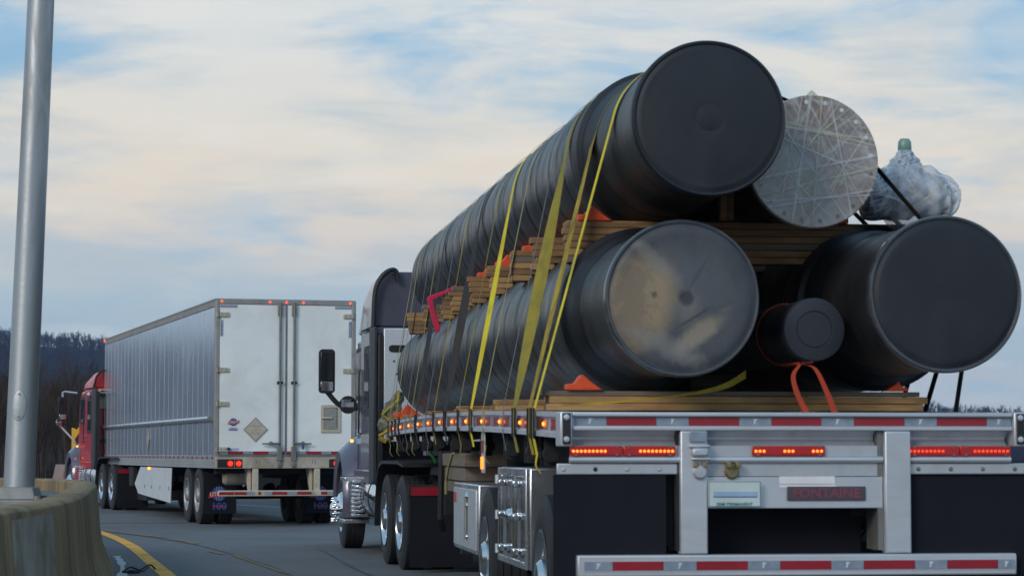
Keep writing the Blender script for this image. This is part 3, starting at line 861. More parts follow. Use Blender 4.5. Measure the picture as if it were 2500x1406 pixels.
# ------------------------------------------------------------------ tractors
def tractor(name, label, loc, yaw, paint, Hr, group=None, detail=True, red=False):
    t = thing(name, label, 'truck', loc, yaw, group)
    pm = M[paint]
    # chassis
    mb = MB()
    for s in (-1, 1):
        mb.box(s * 0.42 - 0.05, s * 0.42 + 0.05, -1.0, 7.0, 0.74, 1.0)
    for y in (-0.95, 0.7, 2.2, 4.0, 5.5):
        mb.box(-0.37, 0.37, y - 0.05, y + 0.05, 0.78, 0.96)
    mb.build('chassis_frame', M['dark_steel'], t)
    mb = MB()
    for y in (0, 1.35, 6.2):
        mb.cyl((-1.0, y, 0.51), (1.0, y, 0.51), 0.09, n=12)
    for y in (0, 1.35):
        mb.lathe([(0.0, -0.28), (0.16, -0.22), (0.25, 0), (0.16, 0.22), (0, 0.28)], (0, y, 0.53), (0, 1, 0), 16)
    mb.build('axle', M['dark_steel'], t)
    for y in (0, 1.35):
        for s in (-1, 1):
            dual(t, 1.075, y, s, rim='rim', dish=0.10)
    for s in (-1, 1):
        wheel(t, s * 1.06, 6.2, w=0.29, rim='chrome' if not red else 'rim', dish=-0.07, side=s)
    MB().box(-0.5, 0.5, 0.2, 1.2, 1.03, 1.12).cyl((0, 0.7, 1.0), (0, 0.7, 1.18), 0.42, n=24).build('fifth_wheel', M['dark_steel'], t)
    yb = 2.62
    # cab and sleeper
    cabr = [rring(yb, 1.19, 1.0, 2.78, 0.06), rring(4.0, 1.19, 0.98, 2.78, 0.06), rring(4.22, 1.115, 0.98, 2.78, 0.08), rring(5.32, 1.085, 0.98, 2.76, 0.10), rring(5.75, 1.05, 0.98, 2.55, 0.16), rring(6.25, 0.98, 1.0, 1.98, 0.12)]
    cabm = MB().loft(cabr).build('cab', pm, t, bevel=0.01)
    zr = 2.79
    rf = [rring(yb + 0.02, 1.17, zr, Hr, 0.24, hwb=1.19, n=8), rring(3.3, 1.18, zr, Hr + 0.01, 0.26, hwb=1.19, n=8), rring(4.1, 1.16, zr, Hr - 0.05, 0.32, hwb=1.18, n=8),
          rring(4.85, 1.09, zr, zr + (Hr - zr) * 0.74, 0.28, hwb=1.13, n=8), rring(5.32, 0.95, zr, zr + 0.12, 0.06, hwb=1.0, n=8)]
    MB().loft(rf).build('roof_fairing', pm, t, bevel=0.012)
    # back panel details
    mb = MB(); mb.box(-1.05, 1.05, yb - 0.035, yb - 0.002, zr - 0.11, zr - 0.06).box(-0.98, 0.98, yb - 0.02, yb - 0.003, 1.2, zr - 0.16)
    mb.build('back_wall_trim', M['grey_trim'], t, bevel=0.01)
    # roof edge gaskets
    for s in (-1, 1):
        arc = [(s * 1.215, yb - 0.02, zr - 0.25), (s * 1.20, yb - 0.04, zr + 0.05), (s * 1.19, yb - 0.05, Hr - 0.32), (s * 1.16, yb - 0.06, Hr - 0.16), (s * 1.09, yb - 0.06, Hr - 0.05), (s * 1.00, yb - 0.05, Hr + 0.012), (s * 0.93, yb - 0.05, Hr - 0.0), (s * 0.90, yb - 0.04, Hr - 0.13)]
        MB().tube(catmull(arc, 4), 0.030, 8).build('roof_gasket', M['black'], t)
    # side extenders behind the sleeper
    for s in (-1, 1):
        mb = MB()
        pr = [(s * 1.235, yb + 0.10), (s * 1.25, yb - 0.1), (s * 1.24, yb - 0.42), (s * 1.20, yb - 0.42), (s * 1.19, yb - 0.05), (s * 1.15, yb - 0.02), (s * 1.15, yb + 0.1)]
        mb.prism(pr, 'z', 0.92, zr - 0.03)
        mb.build('side_extender', M['grey_trim'], t, bevel=0.008)
        mb = MB().box(min(s * 1.12, s * 1.20), max(s * 1.12, s * 1.20), yb - 0.40, yb - 0.02, 1.05, zr - 0.10)
        mb.build('extender_lining', M['black'], t)
    # sleeper and door windows, door seams
    for s in (-1, 1):
        def sp(y0, y1, z0, z1, nm, m_, e=0.004, e2=0.018, r=0.06, par=None, xo=0.0):
            n = 5; pts = []
            for cy, cz_, a0 in ((y1 - r, z1 - r, 0), (y0 + r, z1 - r, 90), (y0 + r, z0 + r, 180), (y1 - r, z0 + r, 270)):
                for i in range(n + 1):
                    a = R(a0 + 90 * i / n); pts.append((cy + r * math.cos(a), cz_ + r * math.sin(a)))
            xa, xb = sorted((s * (1.16 + xo), s * (1.185 + e2 + xo)))
            return MB().prism(pts, 'x', xa, xb).build(nm, m_, par or t, bevel=0.003)
        wf = sp(3.02, 3.62, 1.72, 2.58, 'sleeper_window_frame', M['black'], e2=0.012)
        sp(3.09, 3.55, 1.80, 2.50, 'pane', M['glass'], e2=0.017, par=wf)
        wf = sp(4.34, 5.22, 1.95, 2.62, 'door_window_frame', M['black'], e2=0.020, xo=-0.085)
        sp(4.40, 5.14, 2.0, 2.56, 'pane', M['glass'], e2=0.025, par=wf, xo=-0.085)
        mb = MB()
        for y, xx in ((4.28, 1.117), (5.27, 1.09)):
            xa, xb = sorted((s * (xx - 0.03), s * xx)); mb.box(xa, xb, y - 0.008, y + 0.008, 1.05, 2.70)
        xa, xb = sorted((s * 1.17, s * 1.196)); mb.box(xa, xb, yb + 0.05, 4.0, 2.783, 2.80)
        mb.build('panel_seam', M['black'], t)
        MB().tube([(s * 1.17, 4.12, 1.50), (s * 1.205, 4.12, 1.52), (s * 1.205, 4.12, 2.3), (s * 1.17, 4.12, 2.32)], 0.012, 8).build('grab_handle', M['black'], t)
        MB().box(*sorted((s * 1.10, s * 1.135)), 4.35, 4.55, 1.62, 1.67).build('door_handle', M['chrome'], t, bevel=0.006)
        # lower side fairing under the door
        xa, xb = sorted((s * 1.08, s * 1.205))
        MB().box(xa, xb, 2.7, 4.6, 0.90, 1.06).build('side_skirt', pm if not red else pm, t, bevel=0.015)
    # hood and fenders
    hr = [rring(6.26, 0.99, 0.98, 1.92, 0.22), rring(6.7, 0.93, 0.95, 1.82, 0.28), rring(7.2, 0.84, 0.9, 1.66, 0.30), rring(7.55, 0.72, 0.85, 1.42, 0.26)]
    rr_ = [rring(5.55, 1.04, 1.0, 2.0, 0.15), rring(5.9, 1.03, 1.0, 1.98, 0.18)]
    MB().loft(hr).build('hood', pm, t, bevel=0.01)
    MB().prism([(-0.95, 1.99), (0.95, 1.99), (0.85, 2.60), (-0.85, 2.60)], 'y', 5.98, 6.0).build('windscreen', M['glass'], t)
    for s in (-1, 1):
        # wheel-arch fender: arched shell over the steer tyre, flowing out of the hood
        rings = []
        for a in np.linspace(-12, 192, 18):
            ca, sa = math.cos(R(a)), math.sin(R(a))
            rin, ro = 0.60, 0.66 + 0.10 * max(0, sa)
            cy, cz_ = 6.2, 0.56
            rings.append([Vector((s * 0.80, cy + ca * rin, cz_ + sa * rin)), Vector((s * 1.22, cy + ca * rin, cz_ + sa * rin)), Vector((s * 1.25, cy + ca * (ro - .03), cz_ + sa * (ro - .03))),
                          Vector((s * 1.21, cy + ca * ro, cz_ + sa * ro)), Vector((s * 1.08, cy + ca * (ro + 0.05), cz_ + sa * (ro + 0.10 * max(0, sa) + .03))), Vector((s * 0.80, cy + ca * (ro + .06), cz_ + sa * (ro + 0.28 * max(0, sa))))])
        MB().loft(rings).build('fender', M['grey_paint'] if red else pm, t)
        MB().loft([[Vector((s * (1.02 + 0.05 * math.cos(q)) , 6.95 + d_, 1.12 + 0.13 * k * math.sin(q))) for q in np.linspace(0, 6.283, 12, endpoint=False)] for d_, k in ((-.2, .6), (0, 1), (.25, .7))]).build('headlight', M['glass'], t)
        MB().loft([[Vector((s * 1.14 + 0.018 * math.cos(q), 5.50 + d_, 1.425 + 0.022 * math.sin(q))) for q in np.linspace(0, 6.283, 10, endpoint=False)] for d_ in (-0.05, 0.05)]).build('marker_light', M['amber'] if s < 0 else M['amber_dim'], t)
    MB().box(-1.15, 1.15, 7.35, 7.75, 0.35, 0.85).build('bumper', pm if red else M['grey_paint'], t, bevel=0.06, segs=3)
    MB().box(-0.55, 0.55, 7.50, 7.60, 0.85, 1.38).build('grille', M['chrome'], t, bevel=0.02)
    # door mirrors
    for s in (-1, 1):
        xm = s * (1.47 if not red else 1.50); ym = 5.55
        mb = MB(); n = 8; prf = []
        hw_, hh, r_ = 0.105, 0.29, 0.05
        for cx, cz_, a0 in ((hw_ - r_, hh - r_, 0), (-hw_ + r_, hh - r_, 90), (-hw_ + r_, -hh + r_, 180), (hw_ - r_, -hh + r_, 270)):
            for i in range(n + 1):
                a = R(a0 + 90 * i / n); prf.append((xm + cx + r_ * math.cos(a), 2.34 + cz_ + r_ * math.sin(a)))
        cxm = xm; czm = 2.34
        mb.loft([[Vector((cxm + (x - cxm) * k, ym + dy, czm + (z - czm) * k)) for x, z in prf] for k, dy in ((1.0, -0.04), (1.0, 0.05), (0.85, 0.12), (0.5, 0.16))])
        mh = mb.build('mirror_housing', M['black'], t)
        MB().box(xm - 0.082, xm + 0.082, ym - 0.050, ym - 0.0415, 2.22, 2.595).build('mirror_glass', M['glass'], mh, bevel=0.004)
        MB().box(xm - 0.082, xm + 0.082, ym - 0.052, ym - 0.0415, 2.08, 2.20).build('convex_glass', M['mirror'], mh, bevel=0.004)
        if red:
            MB().tube([(s * 1.16, ym - 0.15, 2.72), (s * 1.45, ym, 2.76), (xm, ym + 0.02, 2.74), (xm, ym + 0.02, 2.62)], 0.022, 8).build('mirror_arm', M['chrome'], t)
            MB().tube([(s * 1.1, ym + 0.2, 1.86), (xm, ym + 0.04, 2.0), (xm, ym + 0.04, 2.06)], 0.02, 8).build('mirror_arm', M['black'], t)
        else:
            MB().tube(catmull([(s * 1.06, ym, 1.88), (s * 1.19, ym, 1.86), (s * 1.33, ym, 1.92), (xm, ym + 0.02, 2.08)], 4), [0.05] * 5 + [0.034] * 8, 8).build('mirror_arm', M['black'], t)
            mb = MB(); mb.loft([[Vector((s * 1.19 + 0.12 * k * math.cos(q), ym - 0.05 + d_, 1.90 + 0.12 * k * math.sin(q))) for q in np.linspace(0, 6.283, 16, endpoint=False)] for d_, k in ((0, .95), (0.02, 1), (0.12, .8), (0.2, .4))])
            hm_ = mb.build('mirror_base', M['black'], t)
            MB().prism([(s * 1.19 - 0.09, 1.87), (s * 1.19 + 0.07, 1.87), (s * 1.19 + 0.07, 1.97), (s * 1.19 - 0.09, 1.97)], 'y', ym - 0.06, ym - 0.051).build('small_mirror_glass', M['mirror'], hm_)
    # hood mirror (round, on stalks)
    for s in (-1, 1):
        if red:
            mb = MB().tube([(s * 1.05, 6.45, 1.55), (s * 1.42, 6.5, 1.95)], 0.018, 6).tube([(s * 0.98, 6.7, 1.5), (s * 1.42, 6.52, 1.93)], 0.018, 6)
            mb.build('hood_mirror_stalk', M['logo_white'], t)
            MB().lathe([(0, -0.03), (0.085, -0.02), (0.09, 0.03), (0.05, 0.08), (0, 0.09)], (s * 1.44, 6.45, 2.02), (0, 1, 0), 16).build('hood_mirror', M['chrome'], t)
    # tank, steps
    for s in (-1, 1):
        mb = MB().lathe([(0.0, 0), (0.24, 0.005), (0.30, 0.03), (0.315, 0.07), (0.315, 1.63), (0.30, 1.67), (0.24, 1.695), (0, 1.70)], (s * 0.90, 2.55, 0.735), (0, 1, 0), 40)
        tk = mb.build('fuel_tank', M['chrome'] if not red else M['alu_clean'], t)
        for y in (2.95, 3.72):
            MB().lathe([(0.318, -0.03), (0.323, -0.03), (0.323, 0.03), (0.318, 0.03)], (s * 0.90, y, 0.735), (0, 1, 0), 40, closed=True).build('tank_strap', M['black'], tk)
        for y, z in ((4.85, 0.96), (4.95, 0.42)):
            stp = MB().box(*sorted((s * 1.0, s * 1.33)), y - 0.28, y + 0.28, z - 0.05, z).build('step', M['alu_clean'], t, bevel=0.008)
            mb = MB()
            for k in range(7):
                yy_ = y - 0.25 + k * 0.083
                mb.box(*sorted((s * 1.01, s * 1.32)), yy_ - 0.012, yy_ + 0.012, z, z + 0.012)
            mb.build('tread_rib', M['chrome'], stp)
        for k in range(9):
            z = 0.46 + k * 0.053
            MB().box(*sorted((s * 1.02, s * (1.26))), 4.30, 4.52, z, z + 0.036).build('ladder_slat', M['alu_clean'], t, bevel=0.008)
        for k in range(9):
            z = 0.46 + k * 0.053 + 0.01
            MB().box(*sorted((s * 0.90, s * (1.22))), 4.53, 4.62, z, z + 0.03).build('ladder_slat', M['chrome'], t, bevel=0.006)
        MB().box(*sorted((s * 0.92, s * 1.19)), 4.64, 5.50, 0.48, 0.90).build('step_box', pm, t, bevel=0.02)
    # rear quarter fenders, flaps
    for s in (-1, 1):
        rings = []
        prof = [(2.10, 0.45), (2.02, 0.75), (1.90, 1.0), (1.72, 1.13), (1.4, 1.18), (0, 1.18), (-0.45, 1.15)]
        for y, z in prof:
            rings.append([Vector((s * 0.62, y, z)), Vector((s * 1.24, y, z)), Vector((s * 1.24, y - 0.015, z - 0.035)), Vector((s * 0.62, y - 0.015, z - 0.035))])
        MB().loft(rings).build('quarter_fender', M['black'], t)
        MB().box(*sorted((s * 0.52, s * 1.22)), -0.80, -0.74, 0.80, 0.93).build('flap_hanger', M['dark_steel'], t, bevel=0.01)
        MB().box(*sorted((s * 0.90, s * 1.19)), -0.812, -0.803, 0.815, 0.905).build('reflective_strip', M['tape_red'], t)
        MB().box(*sorted((s * 0.54, s * 0.898)), -0.812, -0.803, 0.83, 0.89).build('reflective_strip', M['white_plain'] if not red else M['tape_white'], t)
        MB().box(*sorted((s * 0.52, s * 1.20)), -0.795, -0.783, 0.06, 0.80).build('mud_flap', M['flap'], t)
    # sleeper-back headache rack
    if not red:
        y = yb - 0.50
        rk = MB().box(-1.13, 1.09, y, y + 0.05, 1.40, 2.74).build('headache_rack', M['diamond'], t, bevel=0.01)
        n = 6; pts = []
        for cx in (-0.96 + 0.07, -0.96 - 0.07):
            for i in range(9):
                a = R((-90 if cx > -0.96 else 90) + 180 * i / 8); pts.append((cx + 0.042 * math.cos(a), 2.50 + 0.042 * math.sin(a)))
        MB().prism(pts, 'y', y - 0.008, y + 0.01).build('hand_slot', M['black'], rk)
        for x, z in ((-1.01, 2.40 - 0.05), (-0.94, 2.35), (-0.98, 2.2), (-0.72, 2.5), (-0.5, 2.12)):
            MB().cyl((x, y, z), (x, y - 0.008, z), 0.012, n=8).build('bolt', M['black'], rk)
        mb = MB()
        for x in (-1.165, 1.12):
            mb.box(x - 0.028, x + 0.028, y - 0.01, y + 0.09, 1.0, 2.66)
        mb.build('rack_post', M['black'], t, bevel=0.008)
        mb = MB(); 
        for z in (1.6, 2.1, 2.6):
            mb.box(-1.2, 1.2, y + 0.06, y + 0.16, z - 0.03, z + 0.03)
        mb.build('rack_crossbar', M['black'], t)
        MB().box(-0.95, -0.35, -0.2, 0.0, 1.24, 1.29).box(-0.42, -0.36, -0.2, 0.0, 0.98, 1.29).build('light_bracket', M['alu_flat'], t, bevel=0.005)
        # small number stickers on the door
        for z in (1.54, 1.42):
            MB().box(-1.135, -1.10, 4.46, 5.0, z - 0.035, z + 0.035).build('door_sticker', M['logo_pale'], t)
        # chromed spike nut covers on the steer wheel
        f = -1.06 - 0.145 - 0.01
        nut = MB().lathe([(0.0, -0.13), (0.012, -0.11), (0.026, -0.03), (0.03, 0.0)], (0, 0, 0), (1, 0, 0), 10).mesh('nut_cover'); nut.materials.append(M['chrome'])
        for i in range(10):
            a = 2 * math.pi * (i + 0.5) / 10
            link('nut_cover', nut, t, loc=(f - 0.0, 6.2 + 0.15 * math.cos(a), 0.51 + 0.15 * math.sin(a)))
        MB().lathe([(0, -0.14), (0.05, -0.125), (0.10, -0.05), (0.11, 0.02)], (f, 6.2, 0.51), (1, 0, 0), 20).build('hub_cap', M['chrome'], t)
        MB().tube(catmull([(-0.93, -0.25, 1.40), (-0.92, -0.28, 1.3), (-0.87, -0.3, 1.20), (-0.84, -0.3, 1.12)], 4), 0.017, 8).build('air_hose', M['green_hose'], t)
    else:
        MB().lathe([(0, -0.03), (0.06, -0.02), (0.07, 0.05), (0, 0.07)], (-1.25, yb + 0.25, 2.62), (0, 1, 0), 16).build('work_light', M['chrome'], t)
        MB().box(-1.1, -0.3, yb - 0.03, yb - 0.004, 2.3, 2.75).build('vent_panel', M['cream'], t, bevel=0.01)
        for y, z in ((4.1, 1.14), (5.25, 1.12)):
            MB().cyl((-1.2, y, z), (-1.232, y, z), 0.03, n=10).build('side_light', M['amber_dim'], t)
        mb = MB()
        for z in (1.55, 2.62):
            mb.box(-1.22, 1.22, yb - 0.12, yb - 0.045, z - 0.04, z + 0.04)
        mb.build('rear_brace', M['black'], t)
    return t

YG = R(9.9)
tractor('semi_tractor', 'dark grey sleeper tractor with chrome steps pulling the flatbed trailer', (-0.04, 27.2, 0), YG, 'grey_paint', 3.45)

# ------------------------------------------------------------------ white box trailer
YB = R(16.2)
BX0, BY0 = -5.09 + 1.22 * math.cos(YB), 42.25 + 1.22 * math.sin(YB)
bt = thing('box_trailer', 'white box trailer with grey ribbed side and double rear doors', 'trailer', (BX0, BY0, 0), YB)
HW, LT, ZB, ZT = 1.22, 15.9, 1.0, 3.91
MB().box(-HW + 0.03, HW - 0.03, 0.06, LT, ZB + 0.02, ZT - 0.03).build('body_core', M['van_trim'], bt)
npan = 26; pw = (LT - 0.15) / npan
sp = MB().box(-0.004, 0.012, 0.003, pw - 0.003, 0, ZT - 0.13 - (ZB + 0.22)).mesh('side_panel'); sp.materials.append(M['van_side'])
for k in range(npan):
    link('side_panel', sp, bt, bevel=0.003, loc=(-HW + 0.0 + 0.001 * (k % 2), 0.12 + k * pw, ZB + 0.22))
mb = MB(); mb.box(HW - 0.02, HW, 0.1, LT, ZB + 0.2, ZT - 0.1); mb.build('far_side_sheet', M['van_side'], bt)
mb = MB()
for k in range(npan + 1):
    mb.box(-HW - 0.0065, -HW + 0.01, 0.12 + k * pw - 0.006, 0.12 + k * pw + 0.006, ZB + 0.22, ZT - 0.13)
kind(mb.build('panel_batten', M['van_side'], bt), 'stuff')
mb = MB().box(-HW - 0.012, -HW + 0.04, 0.0, LT, ZT - 0.125, ZT + 0.0).box(-HW - 0.02, -HW + 0.04, 0.0, LT, ZT - 0.02, ZT + 0.012)
mb.build('top_rail', M['van_trim'], bt, bevel=0.006)
MB().box(HW - 0.04, HW + 0.012, 0, LT, ZT - 0.125, ZT).build('top_rail', M['van_trim'], bt)
MB().box(-HW, HW, 0.02, LT, ZT - 0.01, ZT + 0.012).build('roof', M['van_trim'], bt)
for s in (-1, 1):
    MB().box(*sorted((s * (HW + 0.016), s * (HW - 0.04))), 0.0, LT, ZB - 0.0, ZB + 0.22).build('bottom_rail', M['rail_low'], bt, bevel=0.008)
mb = MB()
for k in range(150):
    y = 0.1 + k * 0.105
    for z in (ZB + 0.06, ZB + 0.11):
        mb.cyl((-HW - 0.015, y, z), (-HW - 0.021, y, z), 0.011, n=5)
kind(mb.build('rivet', M['van_trim'], bt), 'stuff')
tr = MB().box(-0.0015, 0.0015, -0.085, 0.085, -0.026, 0.026).mesh('reflective_strip'); tr.materials.append(M['tape_red'])
tw = MB().box(-0.0015, 0.0015, -0.085, 0.085, -0.026, 0.026).mesh('reflective_strip'); tw.materials.append(M['tape_white'])
for k in range(28):
    y = 0.2 + k * 0.56
    link('reflective_strip', tr, bt, loc=(-HW - 0.0185, y, ZB + 0.185))
    link('reflective_strip', tw, bt, loc=(-HW - 0.0185, y + 0.28, ZB + 0.185))
MB().cyl((-HW - 0.04, 0.28, 1.86), (-HW - 0.04, LT, 1.86), 0.04, n=16).build('side_rub_rail', M['alu_clean'], bt)
MB().lathe([(0, -0.02), (0.055, -0.015), (0.055, 0.04), (0.04, 0.05)], (-HW - 0.04, 0.27, 1.86), (0, 1, 0), 16).build('rail_end_cap', M['bar_dark'], bt)
mb = MB().prism([(8.3 - 0.22, 1.55), (8.3, 1.33), (8.3 + 0.22, 1.55), (8.3, 1.77)], 'x', -HW - 0.024, -HW - 0.01)
mb.build('placard_holder', M['placard'], bt)
MB().cyl((-HW - 0.03, LT - 0.05, ZT - 0.03), (-HW - 0.012, LT - 0.05, ZT - 0.03), 0.035, n=10).build('marker_light', M['led_red'], bt)
# rear frame
mb = MB()
mb.box(-HW - 0.015, -HW + 0.055, -0.03, 0.10, ZB + 0.02, ZT)
mb.build('corner_post', M['van_trim'], bt, bevel=0.008)
MB().box(HW - 0.055, HW + 0.015, -0.03, 0.10, ZB + 0.02, ZT).build('corner_post', M['van_trim'], bt, bevel=0.008)
MB().box(-HW + 0.056, HW - 0.056, -0.035, 0.10, ZT - 0.085, ZT).build('rear_header', M['van_trim'], bt, bevel=0.008)
sill = MB().box(-HW - 0.01, HW + 0.01, -0.05, 0.12, ZB, ZB + 0.205).build('rear_sill', M['van_sill'], bt, bevel=0.01)
MB().box(-HW + 0.02, HW - 0.02, -0.058, -0.052, ZB + 0.206, ZB + 0.235).build('sill_lip', M['bar_dark'], bt)
dz0, dz1 = ZB + 0.24, ZT - 0.09
def door(x0, x1):
    return MB().box(x0, x1, -0.025, 0.03, dz0, dz1).build('rear_door', M['van_door'], bt, bevel=0.006)
dL = door(-HW + 0.06, -0.012); dR = door(0.012, HW - 0.06)
MB().box(-0.014, 0.014, -0.035, 0.0, dz0, dz1).build('door_seal', M['bar_dark'], bt)
for d, sgn in ((dL, -1), (dR, 1)):
    MB().box(*sorted((sgn * 0.86, sgn * 1.155)), -0.030, -0.026, dz1 - 0.055, dz1 - 0.01).build('reflective_corner', M['tape_white'], d)
    MB().box(*sorted((sgn * 1.105, sgn * 1.155)), -0.030, -0.026, dz1 - 0.55, dz1 - 0.27).build('reflective_corner', M['tape_white'], d)
# hinges
for x, sgn in ((-HW, 1), (HW, -1)):
    for py in (768, 903, 986, 1097):
        z = 1.27 + (1105 - py) / 142.0
        hb = MB().box(*sorted((x, x + sgn * 0.215)), -0.052, -0.028, z - 0.04, z + 0.04).build('hinge', M['cream'], bt, bevel=0.006)
        MB().cyl((x + sgn * 0.03, -0.045, z - 0.055), (x + sgn * 0.03, -0.045, z + 0.055), 0.02, n=8).build('hinge_pin', M['bar_dark'], hb)
        for u in (0.09, 0.17):
            MB().cyl((x + sgn * u, -0.052, z + 0.0), (x + sgn * u, -0.057, z), 0.012, n=8).build('bolt', M['bar_dark'], hb)
# lock rods, keepers, handles
for x, sgn in ((-0.113, -1), (0.135, 1)):
    rod = MB().cyl((x, -0.062, ZB + 0.12), (x, -0.062, ZT - 0.04), 0.021, n=12).build('lock_rod', M['bar_dark'], bt)
    MB().box(x - 0.042, x + 0.042, -0.075, -0.027, ZT - 0.28, ZT - 0.07).build('rod_keeper', M['bar_dark'], rod, bevel=0.01)
    MB().box(x - 0.05, x + 0.05, -0.08, -0.027, 2.455, 2.50).build('rod_guide', M['black'], rod, bevel=0.008)
    MB().box(x - 0.045, x + 0.045, -0.085, -0.027, ZB + 0.13, ZB + 0.38).build('rod_keeper', M['bar_dark'], rod, bevel=0.012)
    MB().box(x - 0.035, x + 0.035, -0.082, -0.052, ZB + 0.02, ZB + 0.12).build('cam_foot', M['bar_dark'], rod, bevel=0.01)
    z = 1.43
    MB().tube([(x, -0.085, z), (x + sgn * 0.14, -0.092, z - 0.005), (x + sgn * 0.31, -0.088, z - 0.005)], [0.022, 0.016, 0.012], 8).build('door_handle', M['bar_dark'], bt)
    MB().lathe([(0.0, -0.025), (0.035, -0.02), (0.038, 0.02), (0, 0.03)], (x + sgn * 0.155, -0.09, z), (0, 1, 0), 10).build('handle_latch', M['bar_dark'], bt)
MB().box(0.27, 0.31, -0.105, -0.09, 1.33, 1.40).build('seal_tag', M['deep_blue'], bt, bevel=0.005)
# tape along the door bottoms
for x0, x1, k in ((-1.16, -1.01, 'tape_white'), (-1.01, -0.745, 'tape_red'), (-0.742, -0.57, 'tape_white'), (-0.568, -0.30, 'tape_red'), (-0.297, -0.165, 'tape_white'), (-0.065, -0.02, 'tape_red'), (0.02, 0.085, 'tape_red'), (0.19, 0.36, 'tape_white'), (0.363, 0.63, 'tape_red'), (0.633, 0.80, 'tape_white'), (0.803, 1.06, 'tape_red')):
    MB().box(x0, x1, -0.0305, -0.0265, 1.245, 1.295).build('reflective_strip', M[k], bt)
# vent door on the right leaf
vx0, vx1, vz0, vz1 = 0.615, 0.965, 1.62, 2.10
fr = MB().box(vx0, vx0 + 0.05, -0.045, -0.026, vz0, vz1).box(vx1 - 0.05, vx1, -0.045, -0.026, vz0, vz1).box(vx0 + 0.05, vx1 - 0.05, -0.045, -0.026, vz0, vz0 + 0.05).box(vx0 + 0.05, vx1 - 0.05, -0.045, -0.026, vz1 - 0.05, vz1).build('vent_frame', M['cream'], bt, bevel=0.003)
MB().box(vx0 + 0.053, vx1 - 0.053, -0.038, -0.0262, vz0 + 0.053, vz1 - 0.053).build('vent_panel', M['van_trim'], fr, bevel=0.004)
MB().cyl((vx0 + 0.01, -0.055, 1.87), (vx0 + 0.19, -0.055, 1.87), 0.017, n=10).build('latch', M['cream'], fr)
for k in range(6):
    z = vz0 + 0.09 + k * 0.06
    MB().box(vx1 - 0.085, vx1 - 0.06, -0.043, -0.038, z, z + 0.03).build('hinge_knuckle', M['bar_dark'], fr)
# placard holder, stickers
px_ = -0.53; pz_ = 1.67
pd = MB().prism([(px_ - 0.215, pz_), (px_, pz_ - 0.215), (px_ + 0.215, pz_), (px_, pz_ + 0.215)], 'y', -0.040, -0.026).build('placard_holder', M['placard'], bt, bevel=0.004)
MB().prism([(px_ - 0.185, pz_), (px_, pz_ - 0.185), (px_ + 0.185, pz_), (px_, pz_ + 0.185)], 'y', -0.043, -0.0405).build('placard_flap', M['cream'], pd)
MB().box(px_ - 0.12, px_ + 0.10, -0.046, -0.0435, pz_ + 0.055, pz_ + 0.061).box(px_ - 0.10, px_ + 0.08, -0.046, -0.0435, pz_ - 0.075, pz_ - 0.069).cyl((px_, -0.0435, pz_), (px_, -0.047, pz_), 0.012, n=8).build('flap_crease', M['bar_dark'], pd)
def logo(parent, cx, y, cz_, s=1.0, big=False):
    # blue globe behind a red banner with the maker's word in white
    g = MB().lathe([(0.0, -0.0035), (0.068 * s, -0.003), (0.068 * s, 0.0)], (cx, y, cz_), (0, 1, 0), 28).build('logo_disc', M['deep_blue'], parent)
    mb = MB()
    for dx in (-0.035, 0, 0.035):
        mb.tube([(cx + dx * s * 0.6, y - 0.004, cz_ + 0.062 * s), (cx + dx * s, y - 0.004, cz_), (cx + dx * s * 0.6, y - 0.004, cz_ - 0.062 * s)], 0.002 * s, 4)
    mb.build('globe_line', M['logo_pale'], g)
    bn = MB().prism([(cx - 0.098 * s, cz_ - 0.040 * s), (cx + 0.09 * s, cz_ - 0.020 * s), (cx + 0.105 * s, cz_ + 0.030 * s), (cx - 0.085 * s, cz_ + 0.018 * s)], 'y', y - 0.008, y - 0.0045).build('logo_banner', M['logo_red'], parent)
    text_part('lettering', 'UTILITY', 0.052 * s, M['logo_white'], parent, (cx, y - 0.010, cz_ - 0.003 * s), (R(90), R(-4), 0), 0.001, 0.95, 0.001)
logo(bt, -0.915, -0.027, 1.795)
MB().box(-0.995, -0.84, -0.031, -0.027, 1.655, 1.70).build('sticker', M['logo_pale'], bt)
text_part('lettering', '3000 R', 0.035, M['logo_red'], bt, (-0.918, -0.032, 1.688), (R(90), 0, 0), 0.0008)
MB().box(-0.995, -0.84, -0.033, -0.0312, 1.655, 1.668).build('sticker', M['deep_blue'], bt)
MB().box(-0.97, -0.82, -0.031, -0.027, 1.305, 1.35).build('sticker', M['logo_pale'], bt)
MB().cyl((-1.0, -0.03, 1.335), (-1.0, -0.06, 1.335), 0.028, n=10).build('rubber_bumper', M['black'], bt)
# header lights, tail lights
for x in (-1.13, -0.29, 0.0, 0.295, 1.13):
    MB().lathe([(0, -0.018), (0.016, -0.012), (0.020, 0)], (x, -0.036, ZT - 0.042), (0, 1, 0), 12).build('marker_light', M['led_red'], bt)
def tail(x, lit=True):
    h = MB().lathe([(0.0, -0.012), (0.05, -0.010), (0.056, 0.0), (0.063, 0.0)], (x, -0.06, 1.085), (0, 1, 0), 24).build('tail_light', M['lens_red'], bt)
    for r_, n_ in ((0.0, 1), (0.019, 5), (0.038, 9)):
        for i in range(n_):
            a = 6.283 * i / n_
            MB().cyl((x + r_ * math.cos(a), -0.073, 1.085 + r_ * math.sin(a)), (x + r_ * math.cos(a), -0.0765, 1.085 + r_ * math.sin(a)), 0.0072, n=6).build('led', M['led_red'], h)
for sgn in (-1, 1):
    MB().box(*sorted((sgn * 1.19, sgn * 0.76)), -0.056, -0.052, 1.015, 1.16).build('light_housing', M['black'], bt, bevel=0.01)
    MB().box(*sorted((sgn * 0.898, sgn * 0.892)), -0.064, -0.058, 1.015, 1.16).build('housing_divider', M['van_sill'], bt)
for x in (-0.97, -0.825, 0.885, 1.03):
    tail(x)
mb = MB()
